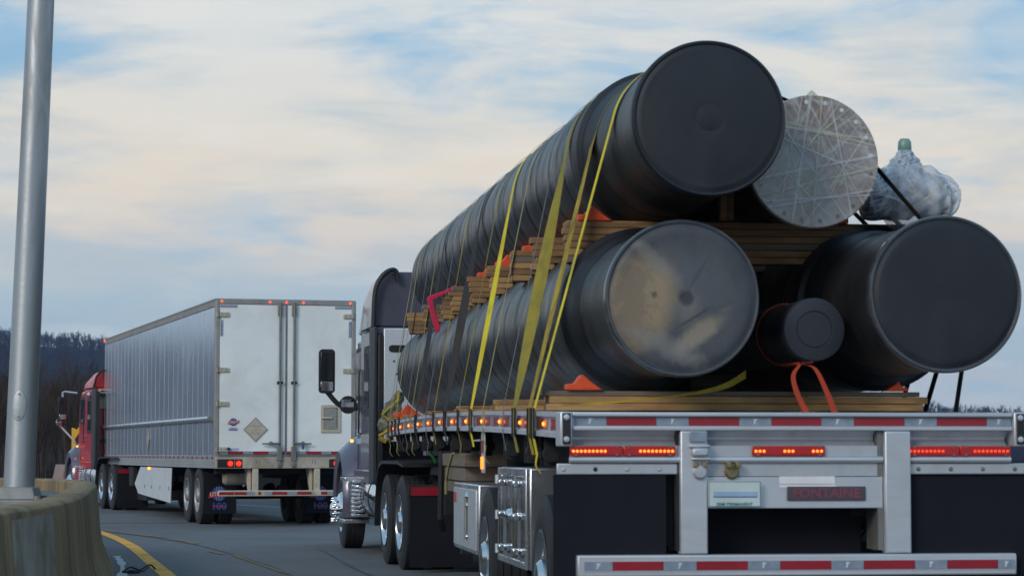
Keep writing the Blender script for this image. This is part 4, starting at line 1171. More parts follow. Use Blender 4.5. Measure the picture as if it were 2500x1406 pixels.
for x, w_ in ((-0.51, 0.012), (-0.46, 0.010), (0.47, 0.012), (0.52, 0.014)):
    mb.box(x - w_ / 2, x + w_ / 2, -0.0525, -0.0505, 1.08, 1.15)
mb.build('scuff_mark', M['bar_dark'], bt)
# underride guard
for x in (-0.525, 0.555):
    MB().box(x - 0.05, x + 0.05, -0.045, 0.06, 0.56, 1.0).build('guard_post', M['cream'], bt, bevel=0.008)
    MB().prism([(0.06, 1.0), (0.4, 1.0), (0.06, 0.6)], 'x', x - 0.04 - 0.08, x + 0.02 - 0.08).build('guard_gusset', M['cream'], bt, bevel=0.006)
MB().box(-1.17, 1.17, -0.06, 0.04, 0.525, 0.625).build('guard_bar', M['cream'], bt, bevel=0.01)
for x0, x1, k in ((-1.16, -0.90, 'tape_red'), (-0.89, -0.68, 'tape_red'), (-0.675, -0.54, 'tape_white'), (-0.48, -0.43, 'tape_red'), (-0.37, -0.24, 'tape_white'), (-0.235, 0.025, 'tape_red'), (0.03, 0.195, 'tape_white'), (0.20, 0.45, 'tape_red'), (0.455, 0.50, 'tape_white'), (0.62, 0.73, 'tape_red'), (0.74, 0.9, 'tape_white'), (0.905, 1.15, 'tape_red')):
    MB().box(x0, x1, -0.065, -0.0605, 0.55, 0.60).build('reflective_strip', M[k], bt)
# running gear
for x in (-0.5, 0.5):
    MB().box(x - 0.06, x + 0.06, 1.0, 4.6, 0.80, 0.98).build('slider_rail', M['dark_steel'], bt)
for y in (0.5, 3.0, 6, 9, 12, 15):
    MB().box(-1.15, 1.15, y - 0.04, y + 0.04, 0.90, 0.995).build('cross_member', M['dark_steel'], bt)
mb = MB()
for y in (2.0, 3.25):
    mb.cyl((-1.0, y, 0.51), (1.0, y, 0.51), 0.07, n=12)
    mb.cyl((-0.3, y - 0.25, 0.62), (-0.3, y - 0.02, 0.6), 0.10, n=12).cyl((0.3, y - 0.25, 0.62), (0.3, y - 0.02, 0.6), 0.10, n=12)
mb.build('axle', M['dark_steel'], bt)
for y in (2.0, 3.25):
    for s in (-1, 1):
        dual(bt, 1.075, y, s, rim='rim_dull', dish=0.10)
MB().lathe([(0, 0), (0.12, 0.02), (0.15, 0.06), (0.15, 0.55), (0.12, 0.6), (0, 0.62)], (-1.0, 0.6, 0.86), (1, 0, 0), 20).build('air_tank', M['van_sill'], bt)
for s in (-1, 1):
    x0, x1 = sorted((s * 0.62, s * 1.20))
    fl = MB().box(x0, x1, 1.32, 1.332, 0.20, 0.92).build('mud_flap', M['flap'], bt)
    cx = (x0 + x1) / 2 + (-0.02)
    logo(fl, cx, 1.318, 0.55, 1.9)
    text_part('lettering', '100', 0.17, M['deep_blue'], fl, (cx, 1.316, 0.325), (R(90), 0, 0), 0.001, 1.1, 0.004)
    text_part('lettering', 'YEARS', 0.05, M['logo_red'], fl, (cx, 1.312, 0.325), (R(90), 0, 0), 0.001, 1.7, 0.001)
# side skirt with a slanted front edge, landing legs
for s in (-1, 1):
    x = s * (HW - 0.02)
    sk = MB().prism([(5.15, 0.98), (5.3, 0.31), (9.9, 0.42), (10.5, 0.62), (9.6, 0.98)], 'x', *sorted((x, x + s * 0.012))).build('side_skirt', M['skirt'], bt)
    for y in (5.5, 6.7, 7.9, 8.9):
        MB().box(*sorted((x + s * 0.0125, x + s * 0.016)), y - 0.04, y + 0.04, 0.55, 0.62).build('skirt_clip', M['bar_dark'], sk)
    MB().cyl((s * (HW - 0.02), 8.2, 0.955), (s * (HW + 0.03), 8.2, 0.955), 0.028, n=10).build('side_marker', M['amber'], bt)
    lg = MB().box(*sorted((s * 0.62, s * 0.76)), 11.7, 11.85, 0.35, 0.98).build('landing_leg', M['dark_steel'], bt)
    MB().box(*sorted((s * 0.55, s * 0.83)), 11.62, 11.93, 0.31, 0.35).build('foot', M['dark_steel'], lg)
MB().box(-1.19, -0.3, 11.0, 11.6, 0.55, 0.97).build('battery_box', M['dark_steel'], bt, bevel=0.02)
MB().box(-0.9, 0.9, 10.9, 12.4, 0.25, 0.45).build('spare_rack', M['dark_steel'], bt)

# red tractor in front of it
YR = R(18.6)
def on_axis(s, lx=0.0):
    return (BX0 - math.sin(YB) * s + math.cos(YB) * lx, BY0 + math.cos(YB) * s + math.sin(YB) * lx, 0)
tractor('semi_tractor', 'red sleeper tractor with silver fender pulling the white box trailer', on_axis(13.35, -0.16), YR, 'red_paint', 3.17, red=True)

# chevron sign on the far side of the bend
root = thing('chevron_sign', 'yellow sign with a black chevron behind the red tractor', 'road sign', (-15.12, 86.3, 0.0), R(8))
MB().box(-0.06, 0.06, 0.02, 0.08, -0.7, 2.3).build('post', M['galv'], root)
sg = MB().box(-0.31, 0.31, -0.01, 0.015, 1.22, 2.15).build('sign_panel', M['sign_yellow'], root, bevel=0.02)
MB().prism([(0.24, 2.08), (0.02, 2.08), (-0.24, 1.685), (0.02, 1.29), (0.24, 1.29), (-0.02, 1.685)], 'y', -0.016, -0.011).build('chevron', M['sign_black'], sg)

# ------------------------------------------------------------------ flatbed trailer
YT = math.atan(0.12)
TX0, TY0 = 1.562, 13.955
ft = thing('flatbed_trailer', 'long aluminium flatbed trailer with red and silver tape, loaded with black pipes', 'trailer', (TX0, TY0, 0), YT)
LF = 14.65
_s = [0, 0.6, 2.5, 5.3, 8.9, 10.3, 14.7]; _z = [1.497, 1.512, 1.547, 1.585, 1.616, 1.616, 1.597]
def deck_z(s):
    c = np.polyfit(_s, _z, 3)
    return float(np.polyval(c, s))
def wx(x):
    return x * 1.0225 + 0.0138 * x * x
def px2x(p):
    return wx((p - 1932) / 435.0)
def py2z(p):
    return 1.27 + (1105 - p) / 432.0
ss = np.linspace(0.12, LF, 30)
def rail_sweep(prof, s0=0.12, s1=LF, n=30):
    rings = []
    for s in np.linspace(s0, s1, n):
        z = deck_z(s)
        rings.append([Vector((x, s, z + dz)) for x, dz in prof])
    return MB().loft(rings)
for sd in (-1, 1):
    def q(l):
        return [(sd * x, z) for x, z in l]
    rail = rail_sweep(q([(1.20, 0.0), (1.298, 0.0), (1.298, -0.028), (1.276, -0.036), (1.276, -0.112), (1.298, -0.120), (1.298, -0.148), (1.19, -0.148), (1.19, -0.13), (1.20, -0.13)])).build('side_rail', M['alu'], ft)
    # reflective strips set in the web
    s = 0.25; k = 0
    while s < LF - 0.3:
        L_ = 0.30 if k % 2 == 0 else 0.18
        z = deck_z(s + L_ / 2) - 0.074
        MB().box(*sorted((sd * 1.2765, sd * 1.2800)), s, s + L_, z - 0.032, z + 0.032).build('reflective_strip', M['tape_red' if k % 2 == 0 else 'tape_white'], ft)
        s += L_ + (0.02 if k % 3 else 0.12); k += 1
    for i in range(13):
        s = 0.75 + i * 1.145
        z = deck_z(s) - 0.074
        h = MB().box(*sorted((sd * 1.281, sd * 1.290)), s - 0.05, s + 0.05, z - 0.022, z + 0.022).build('marker_light', M['amber_dim'], ft, bevel=0.006)
        MB().lathe([(0, 0), (0.010, 0.003), (0.013, 0.009), (0.009, 0.014), (0, 0.016)], (sd * 1.289, s, z), (sd, 0, 0), 10).build('bulb', M['amber'], h)
    # winches under the rail
    for s in (1.15, 1.95, 3.1, 4.6, 6.2, 7.0, 8.6, 9.9, 11.2, 12.4, 13.3):
        z = deck_z(s) - 0.26
        MB().box(*sorted((sd * 1.18, sd * 1.25)), s - 0.09, s - 0.07, z - 0.07, z + 0.11).box(*sorted((sd * 1.18, sd * 1.25)), s + 0.07, s + 0.09, z - 0.07, z + 0.11).cyl((sd * 1.215, s - 0.12, z), (sd * 1.215, s + 0.07, z), 0.035, n=12).cyl((sd * 1.215, s - 0.16, z), (sd * 1.215, s - 0.12, z), 0.05, n=12).build('strap_winch', M['dark_steel'], ft)
# deck: planks running along the bed
nb = 13
for i in range(nb):
    x0 = -1.19 + i * (2.38 / nb); x1 = x0 + 2.38 / nb - 0.008
    rail_sweep([(x0, -0.004), (x1, -0.004), (x1, -0.04), (x0, -0.04)], 0.10, LF, 14).build('deck_plank', M['alu_flat'] if i not in (3, 9) else M['wood_grey'], ft)
# main beams, cross members
for x in (-0.5, 0.5):
    rings = []
    for s in np.linspace(0.25, LF - 0.1, 16):
        zt = deck_z(s) - 0.05; dep = 0.55 if s < 9.5 else 0.55 - 0.40 * min(1, (s - 9.5) / 1.2)
        rings.append([Vector((x - 0.07, s, zt)), Vector((x + 0.07, s, zt)), Vector((x + 0.07, s, zt - dep)), Vector((x - 0.07, s, zt - dep))])
    MB().loft(rings).build('main_beam', M['dark_steel'], ft)
mb = MB()
for s in np.arange(0.5, LF - 0.2, 0.5):
    z = deck_z(s) - 0.05
    mb.box(-1.18, 1.18, s - 0.025, s + 0.025, z - 0.10, z)
kind(mb.build('cross_member', M['dark_steel'], ft), 'stuff')
# --- rear frame (everything measured from the back face at y = 0)
zt = 1.497
def rb(nm, x0, x1, z0, z1, m, y0=-0.012, y1=0.02, bevel=0.0, par=None):
    return MB().box(x0, x1, y0, y1, z0, z1).build(nm, M[m], par or ft, bevel=bevel)
XL, XR = -1.236, 1.308
rb('rear_flange', XL, XR, 1.473, 1.497, 'alu', -0.035, 0.10, 0.006)
rb('rear_web', XL, XR, 1.420, 1.472, 'alu_flat', -0.004, 0.06)
rb('rear_flange', XL, XR, 1.394, 1.4195, 'alu', -0.035, 0.06, 0.006)
segs_t = [(1403, 1483, 0), (1484, 1607, 1), (1608, 1687, 0), (1688, 1812, 1), (1813, 1891, 0), (1892, 2014, 1), (2015, 2094, 0), (2095, 2218, 1), (2219, 2297, 0), (2298, 2419, 1), (2420, 2478, 0)]
for a, b, r_ in segs_t:
    o_ = rb('reflective_strip', px2x(a), px2x(b), 1.4225, 1.4695, 'tape_red' if r_ else 'tape_white', -0.0085, -0.0045)
    if not r_:
        xc = px2x((a + b) / 2)
        MB().prism([(xc - 0.012, 1.432), (xc - 0.002, 1.432), (xc + 0.004, 1.450), (xc + 0.016, 1.462), (xc - 0.012, 1.462), (xc - 0.006, 1.447)], 'y', -0.0105, -0.0088).build('print_mark', M['tape_mark'], o_)
# corner blocks with black bump pads
for x0, x1 in ((-1.308, -1.239), (1.311, 1.378)):
    cb = rb('corner_block', x0, x1, 1.305, 1.500, 'alu', -0.045, 0.14, 0.008)
    rb('bump_pad', x0 + 0.014, x1 - 0.010, 1.318, 1.492, 'black', -0.062, -0.0455, 0.004, cb)
    for z in (1.468, 1.345):
        MB().lathe([(0, -0.008), (0.014, -0.006), (0.018, 0)], ((x0 + x1) / 2, -0.063, z), (0, 1, 0), 12).build('bolt', M['alu'], cb)
# recessed cove below the top rail: concave strip
cove = []
for t in np.linspace(0, 1, 7):
    cove.append((0.055 - 0.04 * math.sin(math.pi * (0.15 + 0.85 * t)) if t < 1 else 0.055, 1.3935 - t * 0.082))
for a, b in ((px2x(1397), px2x(1662)), (px2x(1732), px2x(2150)), (px2x(2226), px2x(2472))):
    rings = []
    for x in (a, b):
        rings.append([Vector((x, 0.03 + 0.045 * math.sin(math.pi * t), 1.3935 - t * 0.083)) for t in np.linspace(0, 1, 8)] + [Vector((x, 0.12, 1.3105)), Vector((x, 0.12, 1.3935))])
    MB().loft(rings).build('recessed_channel', M['alu_flat'], ft)
# light shelf
rb('light_shelf', XL, px2x(1664), 1.250, 1.310, 'alu_flat', 0.0, 0.08)
rb('light_shelf', px2x(1732), px2x(2164), 1.250, 1.310, 'alu_flat', 0.0, 0.08)
rb('light_shelf', px2x(2229), px2x(2476), 1.250, 1.310, 'alu_flat', 0.0, 0.08)
def led_bar(a, b, groups, led='led_orange'):
    x0, x1 = px2x(a), px2x(b)
    nb_ = 2 if b - a > 200 else 1
    w_ = (x1 - x0) / nb_
    for i in range(nb_):
        bar = MB().box(x0 + i * w_ + 0.002, x0 + (i + 1) * w_ - 0.002, -0.022, -0.001, 1.2535, 1.3085).build('light_bar', M['lens_red'], ft, bevel=0.006)
        for px0, n_ in groups:
            for k in range(n_):
                x = px2x(px0 + k * 9.9)
                if x0 + i * w_ <= x < x0 + (i + 1) * w_:
                    MB().lathe([(0, -0.0045), (0.006, -0.003), (0.0085, 0)], (x, -0.022, 1.279), (0, 1, 0), 8).build('led', M[led], bar)
        for px0 in ((x0 + i * w_ + 0.035), (x0 + (i + 1) * w_ - 0.035)):
            for z in (1.305, 1.257):
                MB().cyl((px0, -0.022, z), (px0, -0.026, z), 0.008, n=6).build('screw', M['bar_dark'], bar)
led_bar(1391, 1655, [(1400, 9), (1567, 9)])
led_bar(1842, 2023, [(1852, 3), (1923, 3), (1993, 3)])
led_bar(2226, 2476, [(2231, 9), (2388, 9)], 'led_dim')
for a, b in ((px2x(1391), px2x(1664)), (px2x(1732), px2x(2164)), (px2x(2228), px2x(2476))):
    MB().cyl((a, -0.005, 1.2305), (b, -0.005, 1.2305), 0.0185, n=16).build('round_flange', M['alu'], ft)
lp = rb('lower_plate', px2x(1360), px2x(1664), 1.148, 1.210, 'alu_flat', 0.0, 0.02, 0.006)
for p in (1377, 1456, 1535, 1615):
    MB().lathe([(0, -0.007), (0.009, -0.006), (0.013, 0)], (px2x(p), -0.001, 1.177), (0, 1, 0), 10).build('bolt', M['alu_flat' if p != 1456 else 'black'], lp)
lp = rb('lower_plate', px2x(2229), px2x(2512), 1.148, 1.210, 'alu_flat', 0.0, 0.02, 0.006)
for p in (2252, 2331, 2409, 2487):
    MB().lathe([(0, -0.007), (0.009, -0.006), (0.013, 0)], (px2x(p), -0.001, 1.177), (0, 1, 0), 10).build('bolt', M['bar_dark'], lp)
rb('centre_plate', px2x(1731), px2x(2164), 1.138, 1.211, 'alu_flat', 0.004, 0.03)
pl_ = rb('centre_plate', px2x(1731), px2x(2164), 0.957, 1.134, 'alu', -0.002, 0.03, 0.004)
# posts and bumper
for a, b in ((1664, 1731), (2166, 2229)):
    rb('rear_post', px2x(a), px2x(b), 0.703, 1.392, 'alu', -0.042, 0.06, 0.008)
rb('rear_post_side', px2x(1658), px2x(1663), 0.72, 1.39, 'dark_steel', 0.0, 0.25)
rb('rear_post_side', px2x(2152), px2x(2165), 0.72, 1.39, 'bar_dark', 0.0, 0.25)
bp = rb('bumper_bar', px2x(1408), px2x(2483), 0.578, 0.700, 'alu', -0.045, 0.055, 0.010)
rb('bumper_web', px2x(1425), px2x(2478), 0.606, 0.668, 'alu_flat', -0.0475, -0.0455)
for a, b, r_ in ((1425, 1494, 0), (1495, 1620, 1), (1621, 1701, 0), (1702, 1827, 1), (1828, 1906, 0), (1907, 2031, 1), (2032, 2110, 0), (2111, 2235, 1), (2236, 2313, 0), (2314, 2436, 1), (2437, 2477, 0)):
    o_ = rb('reflective_strip', px2x(a), px2x(b), 0.615, 0.664, 'tape_red' if r_ else 'tape_white', -0.0515, -0.048)
    if not r_:
        xc = px2x((a + b) / 2)
        MB().prism([(xc - 0.012, 0.625), (xc - 0.002, 0.625), (xc + 0.004, 0.643), (xc + 0.016, 0.656), (xc - 0.012, 0.656), (xc - 0.006, 0.641)], 'y', -0.0535, -0.0518).build('print_mark', M['tape_mark'], o_)
# licence plate bracket, number plate, badge, connectors
rb('hinge_bracket', px2x(1686), px2x(1728), 1.330, 1.388, 'tape_white', -0.062, -0.043, 0.004)
hb = rb('hinge_bracket', px2x(1684), px2x(1735), 1.298, 1.316, 'alu', -0.085, -0.043, 0.008)
rb('hinge_bracket', px2x(1689), px2x(1730), 1.247, 1.297, 'alu_flat', -0.095, -0.043, 0.014)
rb('hinge_bracket', px2x(1690), px2x(1735), 1.228, 1.244, 'alu', -0.085, -0.043, 0.006)
for px_c, xm_ in ((1711, 'tape_white'), (1793, 'brass')):
    x = px2x(px_c)
    c_ = MB().lathe([(0, -0.03), (0.032, -0.028), (0.042, -0.015), (0.042, 0.0)], (x, -0.045 if px_c < 1731 else -0.003, 1.163), (0, 1, 0), 20).build('round_coupling', M['brass' if px_c > 1731 else 'alu_flat'], ft)
    for dx in (-0.026, 0.026):
        MB().box(x + dx - 0.012, x + dx + 0.012, -0.075, -0.045 if px_c < 1731 else -0.003, 1.185, 1.218).build('coupling_lug', M['brass'], c_, bevel=0.004)
pz0, pz1 = 0.965, 1.113
pb = rb('number_plate', px2x(1731), px2x(1861), pz0, pz1, 'plate', -0.048, -0.0435, 0.003)
for a in ((px2x(1731) + .002, px2x(1861) - .002, pz1 - 0.006, pz1 - 0.003), (px2x(1731) + .002, px2x(1861) - .002, pz0 + 0.003, pz0 + 0.006), (px2x(1731) + .003, px2x(1731) + .006, pz0 + .007, pz1 - .007), (px2x(1861) - .006, px2x(1861) - .003, pz0 + .007, pz1 - .007)):
    rb('plate_border', *a, 'plate_ink', -0.050, -0.0482, 0, pb)
rb('plate_band', px2x(1744), px2x(1852), 1.025, 1.052, 'plate_band', -0.050, -0.0482, 0, pb)
rb('plate_line', px2x(1744), px2x(1852), 1.020, 1.0245, 'deep_blue', -0.050, -0.0482, 0, pb)
text_part('lettering', 'SEMI PERMANENT', 0.026, M['plate_ink'], pb, (px2x(1796), -0.0485, 0.981), (R(90), 0, 0), 0.001, 1.0, 0.0006)
rb('paper_sticker', px2x(1911), px2x(2047), 1.095, 1.137, 'white_plain', -0.006, -0.0025, 0, pl_)
rb('paper_sticker', px2x(1911), px2x(2050), 1.074, 1.089, 'white_plain', -0.006, -0.0025, 0, pl_)
bd = rb('badge', px2x(1929), px2x(2121), 1.000, 1.080, 'badge', -0.016, -0.007, 0.004)
text_part('lettering', 'FONTAINE', 0.072, M['badge_ink'], bd, (px2x(2025), -0.017, 1.040), (R(90), 0, 0), 0.002, 1.12, 0.0022)
# rear mud flaps
rb('mud_flap', px2x(1352), px2x(1632), 0.10, 1.146, 'flap', 0.012, 0.024)
rb('flap_stay', px2x(1634), px2x(1656), 0.75, 1.146, 'dark_steel', 0.10, 0.14)
rb('mud_flap', px2x(2231), px2x(2518), 0.10, 1.146, 'flap', 0.024, 0.036)
rb('shade_sheet', -0.62, 0.50, 0.25, 1.10, 'flap', 0.30, 0.312)  # black sheet added behind the posts as the shade under the deck
# axles and wheels
mb = MB()
for y in (0.92, 4.0):
    mb.cyl((-1.0, y, 0.51), (1.0, y, 0.51), 0.07, n=12)
    mb.box(-0.6, -0.4, y - 0.5, y + 0.3, 0.55, 0.75).box(0.4, 0.6, y - 0.5, y + 0.3, 0.55, 0.75)
mb.build('axle', M['dark_steel'], ft)
for y in (0.92, 4.0):
    for s in (-1, 1):
        dual(ft, 1.155, y, s, rim='rim', dish=0.09)
# large toolbox with a polished door between the axles
bx = thing_parent = ft
tb = MB().box(-1.27, -0.72, 1.62, 3.16, 0.535, 1.175).build('toolbox', M['alu_clean'], ft, bevel=0.012)
MB().box(-1.288, -1.271, 1.67, 3.11, 0.585, 1.125).build('toolbox_door', M['polish'], tb, bevel=0.006)
mb = MB().box(-1.292, -1.271, 1.62, 1.668, 0.54, 1.17).box(-1.292, -1.271, 3.112, 3.16, 0.54, 1.17).box(-1.292, -1.271, 1.669, 3.111, 0.54, 0.583).box(-1.292, -1.271, 1.669, 3.111, 1.127, 1.17)
mb.build('door_frame', M['alu_clean'], tb, bevel=0.004)
for y in (2.0, 2.78):
    MB().cyl((-1.315, y, 0.60), (-1.315, y, 1.13), 0.016, n=10).build('latch_rod', M['chrome'], tb)
    for z in (0.64, 0.86, 1.07):
        MB().box(-1.335, -1.289, y - 0.05, y + 0.05, z - 0.022, z + 0.022).build('latch_plate', M['chrome'], tb, bevel=0.008)
for z in (0.62, 0.85, 1.09):
    MB().cyl((-1.300, 3.14, z - 0.03), (-1.300, 3.14, z + 0.03), 0.014, n=10).build('hinge', M['alu_flat'], tb)
MB().lathe([(0, -0.03), (0.04, -0.02), (0.05, 0.02)], (-1.30, 2.4, 0.86), (1, 0, 0), 16).build('paddle_handle', M['chrome'], tb)
# small toolbox ahead of the front axle
tb = MB().prism([(-1.26, 0.50), (-0.75, 0.50), (-0.75, 1.03), (-1.26, 1.03)], 'y', 4.72, 6.6).build('toolbox', M['alu_clean'], ft, bevel=0.01)
MB().box(-1.272, -1.261, 4.80, 6.53, 0.53, 0.99).build('toolbox_door', M['alu_flat'], tb, bevel=0.005)
MB().box(-1.276, -1.2725, 6.3, 6.5, 0.87, 0.95).build('reflective_strip', M['logo_red'], tb)
for z, r_ in ((0.93, 0.03), (0.86, 0.025), (0.62, 0.02)):
    MB().lathe([(0, -0.02), (r_, -0.012), (r_ * 1.3, 0.0)], (-1.273, 5.42, z), (1, 0, 0), 12).build('latch', M['chrome'], tb)
MB().cyl((-1.285, 5.42, 0.60), (-1.285, 5.42, 0.93), 0.012, n=8).build('latch_rod', M['bar_dark'], tb)
for z in (0.56, 0.74, 0.93):
    MB().cyl((-1.18, 4.719, z), (-1.18, 4.712, z), 0.012, n=8).build('bolt', M['bar_dark'], tb)
# spare dunnage rack under the bed
rk = MB().box(-1.12, -0.5, 6.9, 6.96, 0.70, 0.925).box(-1.12, -0.5, 9.0, 9.06, 0.70, 0.925).build('dunnage_rack', M['dark_steel'], ft)
# side marker panel
sp_ = MB().box(-1.262, -1.25, 4.30, 4.52, 1.12, 1.45).build('marker_panel', M['alu_flat'], ft, bevel=0.004)
MB().box(-1.272, -1.2625, 4.34, 4.48, 1.15, 1.24).build('side_lamp', M['led_orange'], sp_, bevel=0.01)
MB().box(-1.266, -1.2625, 4.34, 4.48, 1.27, 1.36).build('reflective_strip', M['tape_red'], sp_)
# landing legs, headboard lip, winch tracks
for s in (-1, 1):
    lg = MB().box(*sorted((s * 0.70, s * 0.86)), 10.0, 10.16, 0.30, 1.1).build('landing_leg', M['dark_steel'], ft)
rb('front_lip', -1.28, 1.28, 1.48, 1.60, 'alu', LF, LF + 0.05, 0.006)

# wooden blocks stored in the rack
def wood(parent, x0, x1, y0, y1, z0, z1, m='wood', M_=None, nm='board'):
    return MB().box(x0, x1, y0, y1, z0, z1, M_).build(nm, M[m], parent, bevel=0.004, segs=1)
def tw(lx, ly):
    return (TX0 + math.cos(YT) * lx - math.sin(YT) * ly, TY0 + math.sin(YT) * lx + math.cos(YT) * ly)
x, y = tw(-1.02, 7.9)
g = thing('spare_dunnage', 'grey weathered blocks strapped beneath the flatbed ahead of the small toolbox', 'lumber', (x, y, 0.93), YT)
for i, (z0, z1, y0, y1, dx) in enumerate(((0.0, 0.10, -0.9, 0.75, 0.02), (0.104, 0.22, -1.3, 0.95, 0.0), (0.224, 0.335, -1.5, 0.6, -0.02))):
    MB().box(-0.16 + dx, 0.2 + dx, y0, y1, z0, z1).build('block', M['wood_grey'], g, bevel=0.008)
MB().tube([(-0.185, -0.6, 0.34), (-0.19, -0.3, 0.24), (-0.19, -0.05, 0.1), (-0.19, 0.0, -0.02)], 0.012, 6).build('tie', M['strap_pale'], g)
MB().tube([(-0.185, 0.5, 0.34), (-0.19, 0.45, 0.2), (-0.19, 0.5, -0.25), (-0.15, 0.7, -0.35)], 0.03, 6).build('tie', M['dark_steel'], g)

# ------------------------------------------------------------------ cargo: pipes (frame aligned with the pipes)
YP = R(7.59)
OX, OY = 1.562, 14.0
cP, sP = math.cos(YP), math.sin(YP)
def pw_(lx, ly):
    return (OX + cP * lx - sP * ly, OY + sP * lx + cP * ly)
def w2p(X, Y):
    dx, dy = X - OX, Y - OY
    return (dx * cP + dy * sP, -dx * sP + dy * cP)
RC, RJ, RB = 0.457, 0.514, 0.440
def jacket_mesh(r, y0, y1, pitch=0.62, amp=0.010, seed=0):
    rr = random.Random(seed); ph = rr.uniform(0, 6.28)
    na = 96; ny = int((y1 - y0) / 0.035)
    vs = []; fs = []
    A = np.linspace(0, 2 * np.pi, na, endpoint=False)
    for j in range(ny + 1):
        y = y0 + (y1 - y0) * j / ny
        # helical winding: a shallow groove runs round the pipe every pitch, the wall swells between grooves
        u = ((y / pitch) + A / (2 * np.pi) + ph) % 1.0
        d = np.minimum(u, 1 - u)
        prof = -amp * np.exp(-(d / 0.035) ** 2) + amp * 0.5 * np.sin(np.pi * u) + amp * 0.25 * np.sin(u * 12.6 + 1) * 0.5
        wob = 0.002 * math.sin(y * 3.1 + seed) + 0.0015 * np.sin(3 * A + y)
        R_ = r + prof + wob
        for a, q in zip(A, R_):
            vs.append((q * math.cos(a), y, q * math.sin(a)))
    for j in range(ny):
        for i in range(na):
            k = (i + 1) % na
            fs.append((j * na + i, j * na + k, (j + 1) * na + k, (j + 1) * na + i))
    fs.append(tuple(range(na))); fs.append(tuple(range(ny * na, (ny + 1) * na))[::-1])
    m = MB(); m.v = vs; m.f = fs
    return m
def big_pipe(name, label, lx, ly0, z, yj, y1, cap, seed, dust=False):
    X, Y = pw_(lx, ly0)
    t = thing(name, label, 'pipe', (X, Y, z - RJ), YP, 'large black pipes')
    c = RJ
    # exposed end with its bands; built along +y from the cap
    bare = [(RB, 0.03), (RB + 0.004, 0.12), (RB + 0.004, 0.20), (RB, 0.21), (RB, 0.36), (RB - 0.004, 0.37), (RB - 0.004, 0.78), (RB + 0.002, 0.80), (RB + 0.004, yj - 0.25)]
    MB().lathe(bare, (0, 0, c), (0, 1, 0), 96).build('pipe_end', M['pipe_bare'], t)
    sl = [(RB + 0.005, yj - 0.30), (RB + 0.022, yj - 0.22), (RJ - 0.02, yj - 0.03), (RJ + 0.010, yj), (RJ + 0.012, yj + 0.10), (RJ + 0.006, yj + 0.28), (RJ + 0.002, yj + 0.29)]
    MB().lathe(sl, (0, 0, c), (0, 1, 0), 96).build('shrink_sleeve', M['sleeve'], t)
    jk = jacket_mesh(RJ, yj + 0.1, y1 - ly0, seed=seed).mesh('jacket', 60, flip_fix=True); jk.materials.append(M['pipe'])
    link('jacket', jk, t, loc=(0, 0, c))
    rim = [(RB + 0.001, 0.09), (RC - 0.004, 0.085), (RC, 0.07), (RC + 0.001, 0.02), (RC - 0.002, 0.004), (RC - 0.010, -0.004), (RC - 0.020, -0.002), (RC - 0.026, 0.006)]
    MB().lathe(rim, (0, 0, c), (0, 1, 0), 112).build('cap_rim', M['rim_edge'] if name and not (cap == 'dome') else M['cap'], t)
    face = [(RC - 0.025, 0.006), (RC - 0.036, 0.004), (RC - 0.05, -0.002)]
    for q in np.linspace(1, 0, 14):
        r_ = (RC - 0.06) * q
        if cap == 'dome':
            h = -0.020 * (1 - q * q) - 0.002
            if q < 0.17: h += 0.004
        elif cap == 'flat':
            h = -0.004 - 0.007 * (1 - q * q)
        else:
            h = -0.003 - 0.004 * math.sin(q * 7)
        face.append((max(r_, 0.0), h))
    me = MB().lathe(face, (0, 0, 0), (0, 1, 0), 112).mesh('end_cap', 60); me.materials.append(M['dusty_cap'] if dust else M['cap'])
    o = link('end_cap', me, t, loc=(0, 0, c))
    if cap == 'dome' and not dust:
        MB().lathe([(0.0, -0.006), (0.035, -0.005), (0.10, -0.001), (0.11, 0.002)], (0, -0.0175, c), (0, 1, 0), 28).build('cap_boss', M['cap'], t)
    return t
FAR = 13.55
PIPES = {'top': (-0.384, 0.253, 3.21, 1.62), 'bl': (-0.542, 0.274, 2.162, 1.30), 'br': (0.969, 0.073, 2.186, 1.42)}
big_pipe('large_pipe', 'black spiral-wound pipe on the upper tier with plain domed cap', *PIPES['top'][:3], PIPES['top'][3], FAR, 'dome', 1)
big_pipe('large_pipe', 'black pipe at lower left of the load with mud-dusted end cap', *PIPES['bl'][:3], PIPES['bl'][3], FAR, 'warp', 2, dust=True)
big_pipe('large_pipe', 'black pipe at lower right of the load with smooth dark cap', *PIPES['br'][:3], PIPES['br'][3], FAR, 'flat', 3)

# flanged pipe on the upper tier, face wrapped in film
FX, FY, FZ, FR = 0.392, 0.856, 3.040, 0.407
X, Y = pw_(FX, FY)
t = thing('flanged_pipe', 'rusty flanged pipe end wrapped in clear plastic film', 'pipe', (X, Y, FZ - FR), YP)
fl = MB().lathe([(0.0, 0.0), (FR - 0.006, 0.0), (FR, 0.006), (FR, 0.05), (FR - 0.006, 0.056), (0.31, 0.056)], (0, 0, 0), (0, 1, 0), 80).mesh('flange', 30)
fl.materials.append(M['wrapped_rust']); fo = link('flange', fl, t, loc=(0, 0, FR))
MB().lathe([(0.305, 0.06), (0.305, 0.35), (0.30, 0.36), (0.30, 11.6), (0, 11.6)], (0, 0, FR), (0, 1, 0), 48).build('pipe_body', M['pipe'], t)
for i in range(20):
    a = 2 * math.pi * (i + 0.35) / 20
    p = Vector((0.365 * math.cos(a), 0, 0.365 * math.sin(a)))
    up = math.sin(a) > 0.1
    MB().lathe([(0.0, -0.0015), (0.0125, -0.0015), (0.0145, 0.001)], (p.x, 0, p.z), (0, 1, 0), 14).build('bolt_hole', M['logo_white'] if up and math.cos(a) > -0.35 else M['bar_dark'], fo)
